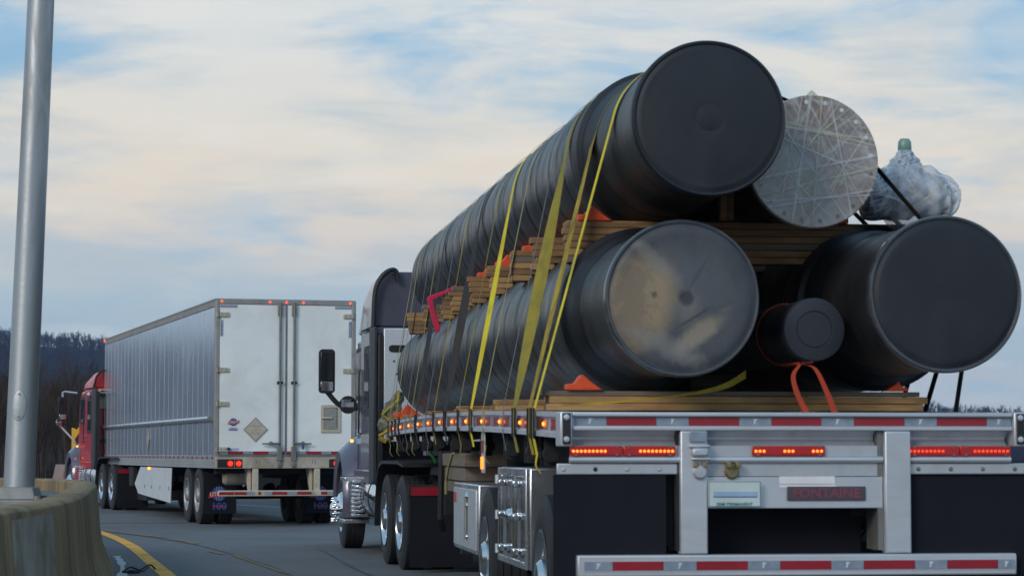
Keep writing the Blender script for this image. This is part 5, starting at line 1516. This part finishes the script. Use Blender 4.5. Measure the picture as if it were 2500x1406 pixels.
def strand(p, q, w_, m, y=-0.006, off=0.0):
    p = Vector((p[0], y, p[1])) * 1.0; q = Vector((q[0], y, q[1])) * 1.0
    d = (q - p).normalized(); n_ = Vector((d.z, 0, -d.x)) * w_ * 0.33
    k = 6; vs = []
    for i in range(k + 1):
        t_ = i / k; c = p.lerp(q, t_); ww = 0.7 + 0.3 * math.cos(t_ * 9 + off)
        vs += [c + n_ * ww, c - n_ * ww]
    m_ = MB(); m_.add(vs, [(2 * i, 2 * i + 1, 2 * i + 3, 2 * i + 2) for i in range(k)])
    return m_.build('wrap_strand', M[m], fo)
def circ(a):
    return (FR * 0.995 * math.cos(R(a)), FR * 0.995 * math.sin(R(a)))
st = [(118, 262, 0.032, 'film_tape'), (138, 14, 0.045, 'film_tape'), (146, 20, 0.03, 'film_white'), (55, 205, 0.022, 'film_tape'), (212, -4, 0.03, 'film_tape'), (197, 6, 0.028, 'film_white'),
      (92, 250, 0.035, 'film_white'), (82, 268, 0.026, 'film_tape'), (218, -30, 0.025, 'film_white'), (65, 222, 0.014, 'film_white'), (130, 300, 0.013, 'film_white'), (98, 320, 0.012, 'film_white'),
      (100, 236, 0.010, 'film_white'), (160, 290, 0.010, 'film_white'), (40, 240, 0.010, 'film_tape'), (150, 345, 0.012, 'film_white'), (75, 305, 0.016, 'film_white'), (225, 335, 0.02, 'film_white'), (260, 30, 0.012, 'film_white')]
for i, (a, b, w_, m_) in enumerate(st):
    strand(circ(a), circ(b), w_, m_, -0.004 - 0.0012 * i, i)
# folded film tip at the top of the flange
MB().loft([[Vector((x * k, 0.02 + 0.02 * dy, FR * 2 + z)) for x, dy in ((-0.045, 0), (0.045, 0), (0.045, 1), (-0.045, 1))] for k, z in ((1, -0.012), (0.55, 0.012), (0.08, 0.032))]).build('film_tip', M['film_tape'], t)

# small capped pipe slung between the lower pipes, and another further in
def small_pipe(lx, ly, z, r, L, label, nm='small_pipe'):
    X, Y = pw_(lx, ly)
    t = thing(nm, label, 'pipe', (X, Y, z - r), YP)
    MB().lathe([(r * 0.97, 0.04), (r * 0.97, L), (0, L)], (0, 0, r), (0, 1, 0), 48).build('pipe_body', M['pipe'], t)
    MB().lathe([(0.0, -0.004), (r * 0.54, -0.002), (r * 0.565, 0.003), (r * 0.59, -0.003), (r * 0.8, 0.0), (r * 0.96, 0.006), (r, 0.018), (r * 1.0, 0.10), (r * 0.97, 0.11)], (0, 0, r), (0, 1, 0), 56).build('end_cap', M['cap_small'], t)
    return t
small_pipe(0.315, 0.563, 2.000, 0.19, 11.0, 'small black pipe with ringed cap between the two lower pipes')
small_pipe(0.12, 2.6, 2.31, 0.155, 9.0, 'smaller grey-capped pipe half hidden behind the dusty cap')
# timber that carries the small pipes
X, Y = pw_(0.30, 3.2)
g = thing('dunnage_block', 'dark timber post under the small capped pipe between the lower pipes', 'lumber', (X, Y, deck_z(3.3)), YP)
for k in range(3):
    MB().box(-0.12, 0.12, -0.05 + 0, 0.35, 0.002 + k * 0.086, 0.084 + k * 0.086).build('block', M['wood_grey'], g, bevel=0.004)

# wrapped valve on the right of the upper tier
VX, VY, VZ = 1.20, 1.457, 2.745
X, Y = pw_(VX, VY)
t = thing('wrapped_valve', 'pipe valve bundled in clear plastic with greenish stem cap', 'valve', (X, Y, VZ), YP)
t.scale = (0.8, 0.8, 0.8)
def lump(rings_fn, n=30, m=26, amp=0.02, seed=1):
    rr = np.random.default_rng(seed); ph = rr.uniform(0, 6.28, 8)
    rings = []
    for j in range(m + 1):
        u = j / m; ring = []
        c, ax, bx_, ra, rb_ = rings_fn(u)
        for i in range(n):
            a = 2 * math.pi * i / n
            w_ = 1 + amp / max(ra, 0.02) * (math.sin(3 * a + ph[0] + 5 * u) * 0.4 + (abs(math.sin(3.5 * a + ph[1] - 7 * u)) ** 0.5 - 0.6) * 0.9 + (abs(math.sin(6 * a + 13 * u + ph[2])) ** 0.5 - 0.6) * 0.7 + math.sin(31 * u + ph[3]) * 0.35)
            ring.append(c + ax * (ra * w_ * math.cos(a)) + bx_ * (rb_ * w_ * math.sin(a)))
        rings.append(ring)
    return MB().loft(rings)
EX, EZ, EY = Vector((1, 0, 0)), Vector((0, 0, 1)), Vector((0, 1, 0))
def body(u):
    x = np.interp(u, [0, 0.06, 0.5, 0.8, 0.94, 1.0], [-0.42, -0.40, -0.05, 0.17, 0.24, 0.28])
    r_ = np.interp(u, [0, 0.05, 0.35, 0.5, 0.56, 0.66, 0.7, 0.93, 1.0], [0.14, 0.20, 0.21, 0.205, 0.165, 0.165, 0.185, 0.18, 0.12])
    return Vector((x, -0.05 * u, 0.205 if u < 0.6 else 0.205 - (u - 0.6) * 0.15)), EY, EZ, r_, r_
lump(body, 36, 40, 0.012, 3).build('valve_body', M['valve_wrap'], t, angle=50)
def bonnet(u):
    r_ = np.interp(u, [0, 0.2, 0.45, 0.5, 0.62, 0.75, 0.9, 1.0], [0.16, 0.15, 0.135, 0.125, 0.115, 0.075, 0.058, 0.03])
    return Vector((-0.06 + 0.0 * u, 0.02, 0.34 + 0.24 * u)), EX, EY, r_, r_
lump(bonnet, 28, 26, 0.005, 5).build('valve_bonnet', M['valve_wrap'], t, angle=50)
MB().lathe([(0.05, 0.0), (0.055, 0.01), (0.052, 0.07), (0.035, 0.095), (0, 0.10)], (-0.06, 0.02, 0.56), (0, 0, 1), 20).build('stem_cap', M['valve_cap'], t)
MB().lathe([(0.0, -0.012), (0.125, -0.010), (0.135, 0.0), (0.135, 0.03), (0.10, 0.035)], (0.20, -0.14, 0.145), Vector((0.35, 1, 0)), 32).build('outlet_cap', M['logo_white'], t)
def sheet(u):
    r_ = np.interp(u, [0, 0.3, 0.7, 1], [0.03, 0.25, 0.245, 0.12])
    return Vector((-0.40 + 0.75 * u, -0.02, 0.20)), EY, EZ, r_, r_ * np.interp(u, [0, .3, .5, 1], [1, 1.0, 0.95, 0.8])
lump(sheet, 60, 44, 0.03, 9).build('film_wrap', M['film'], t, angle=60)
MB().loft([[Vector((x0, 0.0, z0 - 0.02)), Vector((x0, 0.01, z0 + 0.02)), Vector((x0 + 0.002, 0.02, z0))] for x0, z0 in ((-0.40, 0.30), (-0.22, 0.42), (-0.14, 0.44))]).build('film_tail', M['film_white'], t)

for i, (p, q, w_) in enumerate((((-0.36, 0.34), (0.20, 0.06), 0.03), ((-0.30, 0.06), (-0.05, 0.40), 0.02), ((-0.15, 0.03), (0.24, 0.30), 0.025), ((0.05, 0.04), (-0.20, 0.42), 0.018), ((0.30, 0.10), (-0.02, 0.44), 0.022), ((-0.38, 0.20), (-0.10, 0.10), 0.03))):
    a = Vector((p[0], 0, p[1])); b = Vector((q[0], 0, q[1])); d = (b - a).normalized(); n_ = Vector((d.z, 0, -d.x)) * w_ / 2; vs = []
    for k in range(9):
        t_ = k / 8; c = a.lerp(b, t_); c.y = -0.10 - 0.16 * math.sin(math.pi * t_) ** 0.5 - 0.002 * i
        ww = 0.5 + 0.5 * abs(math.cos(t_ * 5 + i)); vs += [c + n_ * ww, c - n_ * ww]
    MB().add(vs, [(2 * k, 2 * k + 1, 2 * k + 3, 2 * k + 2) for k in range(8)]).build('wrap_strand', M['film_white' if i % 2 else 'film_tape'], t)

# ------------------------------------------------------------------ dunnage between the tiers
def crib(label, ly, x0, x1, ztop, layers, short=0, m0='wood', seed=0, thick=0.042, wdt=0.09, rows=2, end_extra=0.0, mid=True):
    """stack of boards laid across the load: full-length ones on top, short ones packed on the pipe's shoulder"""
    rr = random.Random(seed)
    X, Y = pw_(x0, ly)
    zb = ztop - layers * (thick + 0.003) - short * (thick + 0.003)
    g = thing('dunnage_stack', label, 'lumber', (X, Y, zb), YP, 'lumber dunnage under the pipes')
    ms = ['wood', 'wood_b', 'wood', 'wood', 'wood_b', 'wood_grey'] if m0 == 'wood' else [m0]
    for k in range(layers):
        z1 = ztop - zb - k * (thick + 0.003)
        dx = rr.uniform(-0.03, 0.02)
        wood(g, dx, x1 - x0 + rr.uniform(-0.05, 0.05), -wdt / 2, wdt / 2, z1 - thick, z1, rr.choice(ms))
        if rows > 1:
            wood(g, dx + rr.uniform(0.0, 0.05), x1 - x0 + rr.uniform(-0.05, 0.05), wdt / 2 + 0.006, wdt * 1.5 + 0.006, z1 - thick, z1, rr.choice(ms))
    plx, _, plz, _ = PIPES['bl']
    for k in range(short):
        z1 = ztop - (layers + k) * (thick + 0.003)
        dz = z1 - plz
        if dz < RJ + 0.01:
            xe = plx - math.sqrt(max(0, (RJ + 0.014) ** 2 - max(dz, 0) ** 2))
        else:
            xe = plx
        dx = rr.uniform(-0.03, 0.03)
        if xe - (x0 + dx) > 0.05:
            wood(g, dx, xe - x0, -wdt / 2, wdt / 2, z1 - thick - zb, z1 - zb, rr.choice(ms))
            wood(g, dx + 0.02, xe - x0 , wdt / 2 + 0.006, wdt * 1.5 + 0.006, z1 - thick - zb, z1 - zb, rr.choice(ms))
        # packing between the shoulders of the two lower pipes
        brx = PIPES['br'][0]; dzr = max(0, z1 - PIPES['br'][2])
        xa = plx + math.sqrt(max(0, (RJ + 0.014) ** 2 - max(dz, 0) ** 2)); xb = brx - math.sqrt(max(0, (RJ + 0.014) ** 2 - dzr ** 2))
        if mid and xb - xa > 0.1:
            wood(g, xa - x0, xb - x0, -wdt / 2, wdt * 1.5, z1 - thick - zb, z1 - zb, rr.choice(ms))
    return g
names = ['nearest', 'second from the rear', 'third from the rear', 'fourth from the rear', 'fifth from the rear', 'sixth from the rear', 'seventh from the rear', 'eighth from the rear', 'farthest']
lys = [1.75, 3.0, 4.1, 5.6, 6.8, 8.0, 9.3, 10.7, 12.2]
for i, (nm_, ly) in enumerate(zip(names, lys)):
    crib('stack of brown boards under the top pipe, %s along the load' % nm_, ly, -1.01 - 0.02 * (i % 3), 1.18 if i else 1.32, 2.742, 1 if i else 2, 4, seed=i, thick=0.042, wdt=0.09, mid=i < 5)
# boards propped upright between the top pipe and the flanged one
for lx, ly, hgt, lb in ((0.02, 1.62, 0.23, 'pair of upright studs standing between the top pipe and the flanged pipe'), (-0.14, 1.9, 0.20, 'shorter upright studs in the dark under the top pipe')):
    X, Y = pw_(lx, ly)
    g = thing('upright_stud', lb, 'lumber', (X, Y, 2.745), YP)
    wood(g, -0.045, -0.004, -0.04, 0.04, 0, hgt, 'wood_b'); wood(g, 0.0, 0.041, -0.04, 0.04, 0, hgt, 'wood')
# stacks on the deck
deck_sets = [(1.15, 'rearmost boards on the deck under the lower pipes'), (3.6, 'boards on the deck, second from the rear, below the dusty pipe'), (6.0, 'boards on the deck beside the green hose end'), (8.4, 'boards on the deck, fourth from the rear, left ends showing'), (10.8, 'front boards on the deck near the orange wedge'), (12.9, 'dark boards on the deck nearest the cab')]
for i, (ly, lb) in enumerate(deck_sets):
    X, Y = pw_(-1.22 + 0.0, ly)
    z0 = deck_z(ly + 0.15)
    zt_ = 1.648
    g = thing('dunnage_stack', lb, 'lumber', (X, Y, z0), YP, 'lumber on the deck')
    th = (zt_ - z0 - 0.004) 
    wl_ = 2.36
    n_ = 3 if i == 0 else 1
    if i == 0:
        wood(g, 0.0, wl_, -0.06, 0.03, 0.001, 0.043, 'wood_b'); wood(g, 0.02, wl_ + 0.03, -0.055, 0.035, 0.046, 0.088, 'wood_b')
        wood(g, -0.02, wl_ - 0.02, -0.05, 0.05, 0.091, th, 'wood_grey')
        wood(g, 0.01, wl_, 0.04, 0.13, 0.001, 0.043, 'wood'); wood(g, 0.01, wl_, 0.04, 0.13, 0.046, 0.088, 'wood')
    else:
        h = min(th, 0.09)
        wood(g, 0.0, wl_ - 0.06, -0.09, 0.0, 0.001, h * 0.5, 'wood_b'); wood(g, 0.03, wl_ - 0.02, -0.09, 0.0, h * 0.5 + 0.003, th, 'wood')
        wood(g, -0.02, wl_ - 0.1, 0.006, 0.095, 0.001, h * 0.5, 'wood'); wood(g, 0.0, wl_ - 0.04, 0.006, 0.095, h * 0.5 + 0.003, th, 'wood_b')

# orange plastic pipe wedges
def wedge(lx, ly, z, sgn, label, s=1.0, tail_=True):
    X, Y = pw_(lx, ly)
    t = thing('pipe_wedge', label, 'wedge', (X, Y, z), YP, 'orange pipe wedges')
    # cross-section in x-z, the slope faces the pipe (towards +x when sgn = 1)
    pr = [(-0.10, 0), (0.125, 0), (0.06, 0.045), (0.005, 0.092), (-0.008, 0.092), (-0.05, 0.040), (-0.10, 0.036)]
    pr = [(x * s * sgn, z_ * s) for x, z_ in pr]
    MB().prism(pr, 'y', -0.05, 0.05).build('wedge_block', M['orange'], t, bevel=0.006)
    MB().box(*sorted((sgn * s * 0.0, sgn * s * 0.05)), -0.054, -0.0505, 0.012, 0.02).build('moulded_rib', M['orange'], t)
    return t
zT = 2.742
wedge(-0.83, 1.74, zT, 1, 'orange wedge under the top pipe on the nearest board stack')
wedge(-0.85, 4.12, zT, 1, 'small orange wedge under the top pipe on the third board stack')
wedge(-0.86, 5.62, zT, 1, 'orange wedge under the top pipe left of the bright yellow middle strap')
wedge(-0.86, 6.82, zT, 1, 'orange wedge half hidden on the fifth board stack')
wedge(0.74, 1.74, zT, -1, 'flat orange wedge between the flanged pipe and the wrapped valve')
wedge(-1.00, 1.12, 1.650, 1, 'orange wedge on the deck boards against the dusty pipe')
wedge(0.98, 1.14, 1.650, -1, 'orange wedge on the right end of the deck boards', 0.6)
wedge(-1.00, 12.9, 1.650, 1, 'distant orange wedge on the deck boards near the cab', 1.5)

# ------------------------------------------------------------------ straps over the load
def radius_at(p, ly):
    lx, ly0, z, yj = PIPES[p]
    d = ly - ly0
    if d < 0: return None
    return RB + 0.004 if d < yj - 0.25 else RJ + 0.010
def hull_pts(ly, right=True, deckL=None, deckR=None, extra=0.003):
    pts = []
    for p in PIPES:
        r_ = radius_at(p, ly)
        if r_ is None: continue
        for a in np.linspace(0, 2 * math.pi, 96, endpoint=False):
            pts.append((PIPES[p][0] + (r_ + extra) * math.cos(a), PIPES[p][2] + (r_ + extra) * math.sin(a)))
    if ly > FY:
        r_ = 0.31 + extra
        if ly < FY + 0.1: r_ = FR + extra
        for a in np.linspace(0, 2 * math.pi, 64, endpoint=False):
            pts.append((FX + r_ * math.cos(a), FZ + r_ * math.sin(a)))
    pts += [deckL, deckR]
    pts = sorted(set((round(a, 5), round(b, 5)) for a, b in pts))
    def half(ps):
        h = []
        for p in ps:
            while len(h) >= 2 and (h[-1][0] - h[-2][0]) * (p[1] - h[-2][1]) - (h[-1][1] - h[-2][1]) * (p[0] - h[-2][0]) <= 0:
                h.pop()
            h.append(p)
        return h
    lo = half(pts); up = half(pts[::-1])
    full = lo[:-1] + up[:-1]     # counter-clockwise
    i = full.index((round(deckR[0], 5), round(deckR[1], 5))); full = full[i:] + full[:i]
    j = full.index((round(deckL[0], 5), round(deckL[1], 5)))
    return full[:j + 1][::-1]      # left deck edge -> over the load -> right deck edge
def strap(s, w_, m, label, twist=0.0, skew=0.0, tail_=True, thick=0.003, top_shift=0.0, nm='cargo_strap'):
    xl, yl_ = tw(-1.303, s)
    lxL, ly = w2p(xl, yl_)
    lxR = lxL + 2.606 / math.cos(YT - YP)
    zL = deck_z(s) + 0.004
    path = hull_pts(ly, True, (lxL, zL), (lxR, zL))
    # below the rail on both sides down to the winch
    path = [(lxL + 0.02, zL - 0.27), (lxL - 0.002, zL - 0.16)] + path + [(lxR + 0.002, zL - 0.16), (lxR - 0.02, zL - 0.27)]
    X, Y = pw_(lxL, ly)
    t = thing(nm, label, 'strap', (X, Y, zL - 0.27), YP, 'straps over the pipes')
    # resample
    P_ = [Vector((a, 0, b)) for a, b in path]
    out = []
    for a, b in zip(P_[:-1], P_[1:]):
        n_ = max(1, int((b - a).length / 0.12))
        for k in range(n_):
            out.append(a.lerp(b, k / n_))
    out.append(P_[-1])
    L = [0.0]
    for a, b in zip(out[:-1], out[1:]):
        L.append(L[-1] + (b - a).length)
    free = next((i for i, p in enumerate(out) if p.z > PIPES['top'][2] - 0.05), len(out) // 2)
    Lf = L[free]
    A = []; B = []; split = None
    cen = Vector((0.1, 0, 2.4))
    for i, p in enumerate(out):
        d = (out[min(i + 1, len(out) - 1)] - out[max(i - 1, 0)]).normalized()
        nrm = Vector((d.z, 0, -d.x))
        if nrm.dot(p - cen) < 0: nrm = -nrm
        f = L[i] / Lf
        ang = 0.0
        if 0.12 < f < 1:
            ang = twist * math.sin(math.pi * (f - 0.12) / 0.88)
        sh = top_shift * min(1, max(0, f)) if f < 1 else top_shift
        e = Vector((0, math.cos(ang), 0)) + nrm * math.sin(ang)
        c = Vector((p.x - lxL, sh, p.z - (zL - 0.27)))
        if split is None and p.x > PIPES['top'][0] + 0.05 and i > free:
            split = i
        if thick:
            A.append([c + e * w_ / 2, c - e * w_ / 2, c - e * w_ / 2 + nrm * thick, c + e * w_ / 2 + nrm * thick])
    MB().loft(A[:split + 1]).build('webbing', M[m], t, angle=60)
    MB().loft(A[split:]).build('shaded_end', M['strap_dark'], t, angle=60)  # right half in dark webbing: backlit shade put into the colour
    if w_ > 0.03:
        MB().loft([[Vector((0.0, y, z)) + Vector((dx, 0, 0)) for dx, y in ((-0.012, -w_ / 2 - .012), (0.012, -w_ / 2 - .012), (0.012, w_ / 2 + .012), (-0.012, w_ / 2 + .012))] for z in (0.12, 0.128)]).build('rail_loop', M['black'], t)
        MB().box(-0.014, -0.004, -w_ / 2 - 0.02, -w_ / 2 - 0.0, 0.10, 0.285).box(-0.014, -0.004, w_ / 2, w_ / 2 + 0.02, 0.10, 0.285).build('edge_guard', M['black'], t)
    if tail_:
        pts = catmull([(0.022, 0, 0.02), (0.012, 0, -0.03), (0.012, 0.0, -0.07), (0.04, 0.0, -0.11)], 4)
        MB().loft([[p + Vector((0, w_ * .3, 0)), p - Vector((0, w_ * .3, 0)), p + Vector((0.004, -w_ * .3, 0)), p + Vector((0.004, w_ * .3, 0))] for p in pts]).build('strap_tail', M[m], t)
    return t
def s_of_px(px):
    k = (px - 1250) / 6000
    return (0.276 - 13.8 * k) / (0.12 + 0.993 * k)
sl_ = [
 (1306, 0.085, 'strap_yellow', 'bright yellow rearmost strap over the bare end of the top pipe', 0.0, 0, True, -0.12),
 (1297, 0.10, 'strap_gold', 'soiled golden strap just ahead of the bright rearmost one', 0.15, 0, False, 0.35),
 (1259, 0.10, 'strap_olive', 'wide olive-yellow strap twisting beside the soiled golden one', 0.75, 0, False, 0.15),
 (1231, 0.022, 'strap_grey', 'thin grey cord ahead of the wide olive strap', 0, 0, False, 0.1),
 (1181, 0.030, 'strap_pale', 'narrow pale cord between the olive strap and the bright middle strap', 0, 0, True, 0.1),
 (1152, 0.10, 'strap_yellow', 'bright yellow strap halfway along the load', 0.25, 0, False, 0.15),
 (1121, 0.035, 'strap_olive', 'narrow olive strap ahead of the bright middle strap', 0, 0, True, 0.1),
 (1088, 0.11, 'strap_dark', 'wide black strap with a brownish worn patch', 0.55, 0, False, 0.1),
 (1060, 0.045, 'strap_gold', 'narrow golden strap ahead of the wide black one', 0, 0, False, 0.1),
 (1041, 0.028, 'strap_grey', 'thin grey cord behind the pink flag', 0, 0, True, 0.1),
 (1016, 0.10, 'strap_dark', 'black strap beneath the pink flag', 0.35, 0, False, 0.0),
 (1003, 0.028, 'strap_pale', 'thin pale cord just ahead of the pink flag', 0, 0, True, 0.0),
 (990, 0.030, 'strap_grey', 'thin grey cord over the front quarter of the load', 0, 0, True, 0.1),
 (975, 0.045, 'strap_dark', 'dark narrow strap fourth from the front', 0, 0, False, 0.0),
 (966, 0.040, 'strap_pale', 'pale strap third from the front', 0, 0, True, 0.0),
 (958, 0.035, 'strap_dark', 'dark strap second from the front', 0, 0, False, 0.0),
 (949, 0.045, 'strap_pale', 'foremost pale strap beside the headboard', 0, 0, True, 0.0),
]
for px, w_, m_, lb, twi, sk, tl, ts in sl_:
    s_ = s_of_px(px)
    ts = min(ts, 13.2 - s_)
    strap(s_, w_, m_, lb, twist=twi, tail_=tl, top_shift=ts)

# pink flag hanging from the boards, camouflage bundle, loose strap, sling
X, Y = pw_(-1.10, 9.25)
t = thing('warning_flag', 'pink cloth flag hanging off the end of the boards', 'flag', (X, Y, 2.38), YP)
pts = [(-0.05, 0.33), (-0.03, 0.355), (0.10, 0.40), (0.22, 0.46), (0.225, 0.435), (0.10, 0.36), (0.01, 0.32), (0.03, 0.20), (0.085, 0.05), (0.04, 0.0), (0.0, 0.13)]
MB().prism(pts, 'y', -0.02, 0.02).build('cloth', M['pink'], t, bevel=0.006)
X, Y = tw(-1.33, 14.3)
t = thing('bundled_cover', 'camouflage cloth bundle lashed upright at the deck front', 'bundle', (X, Y, 1.50), YT)
def bun(u):
    x = 0.0 + 0.20 * u; z = 0.0 + 0.46 * u
    r_ = np.interp(u, [0, .1, .35, .6, .8, .9, 1], [0.05, .10, .085, .10, .05, 0.06, 0.03])
    return Vector((x, 0, z)), Vector((0.92, 0, -0.4)), EY, r_, r_
lump(bun, 22, 30, 0.022, 12).build('cloth', M['tarp_green'], t, angle=40)
MB().tube([(0.17, -0.08, 0.46), (0.16, -0.06, 0.36), (-0.02, -0.10, 0.20), (0.12, -0.1, 0.1), (0.02, -0.08, 0.0), (-0.05, -0.05, -0.04)], 0.020, 6).build('lashing', M['strap_gold'], t)
MB().tube([(-0.05, -0.04, -0.06), (0.02, -0.06, -0.10), (0.10, -0.02, -0.06)], 0.03, 6).build('lashing', M['strap_gold'], t)
X, Y = pw_(-0.1, 0.9)
t = thing('loose_strap', 'thin yellow strap slanting across the deck boards under the dusty pipe', 'strap', (X, Y, 1.53), YP)
pts = [(-1.10, -0.10, 0.02), (-0.70, -0.08, 0.045), (-0.42, -0.06, 0.075), (-0.20, 0.0, 0.105), (-0.02, 0.1, 0.15), (0.12, 0.2, 0.22)]
A = []
for i, p in enumerate(catmull(pts, 4)):
    h = 0.006 + 0.020 * max(0, (i - 9) / 11)
    A.append([p + Vector((0, 0, h)), p - Vector((0, 0, h)), p + Vector((0, 0.004, -h)), p + Vector((0, 0.004, h))])
MB().loft(A).build('webbing', M['strap_gold'], t)
# orange round sling round the small pipe
X, Y = pw_(0.315, 1.25)
t = thing('orange_sling', 'orange lifting sling looped round the small capped pipe and hanging down', 'sling', (X, Y, 1.52), YP)
zc = 2.0 - 1.52
A = []
for a in np.linspace(0, 2 * math.pi, 41):
    c, s__ = math.cos(a), math.sin(a)
    A.append([Vector((0.192 * c, -0.013, zc + 0.192 * s__)), Vector((0.192 * c, 0.013, zc + 0.192 * s__)), Vector((0.194 * c, 0.013, zc + 0.197 * s__)), Vector((0.194 * c, -0.013, zc + 0.197 * s__))])
MB().loft(A, caps=False).build('loop', M['sling'], t)
for pts in ([(-0.13, -0.85, 0.27), (-0.185, -0.90, 0.20), (-0.17, -0.92, 0.10), (-0.12, -0.94, -0.015)], [(-0.13, -0.85, 0.27), (-0.06, -0.92, 0.24), (0.005, -0.94, 0.10), (0.045, -0.96, -0.015)]):
    P_ = catmull(pts, 5)
    MB().loft([[p + Vector((-0.018 * w2, 0, 0)), p + Vector((0.018 * w2, 0, 0)), p + Vector((0.018 * w2, 0.005, 0)), p + Vector((-0.018 * w2, 0.005, 0))] for p, w2 in zip(P_, np.linspace(0.55, 1.1, len(P_)))]).build('hanging_end', M['sling'], t)
MB().tube([(-0.06, 0.0, 0.297), (-0.10, -0.3, 0.285), (-0.13, -0.86, 0.272), (-0.02, -0.7, 0.284)], 0.008, 6).build('knot', M['sling'], t)
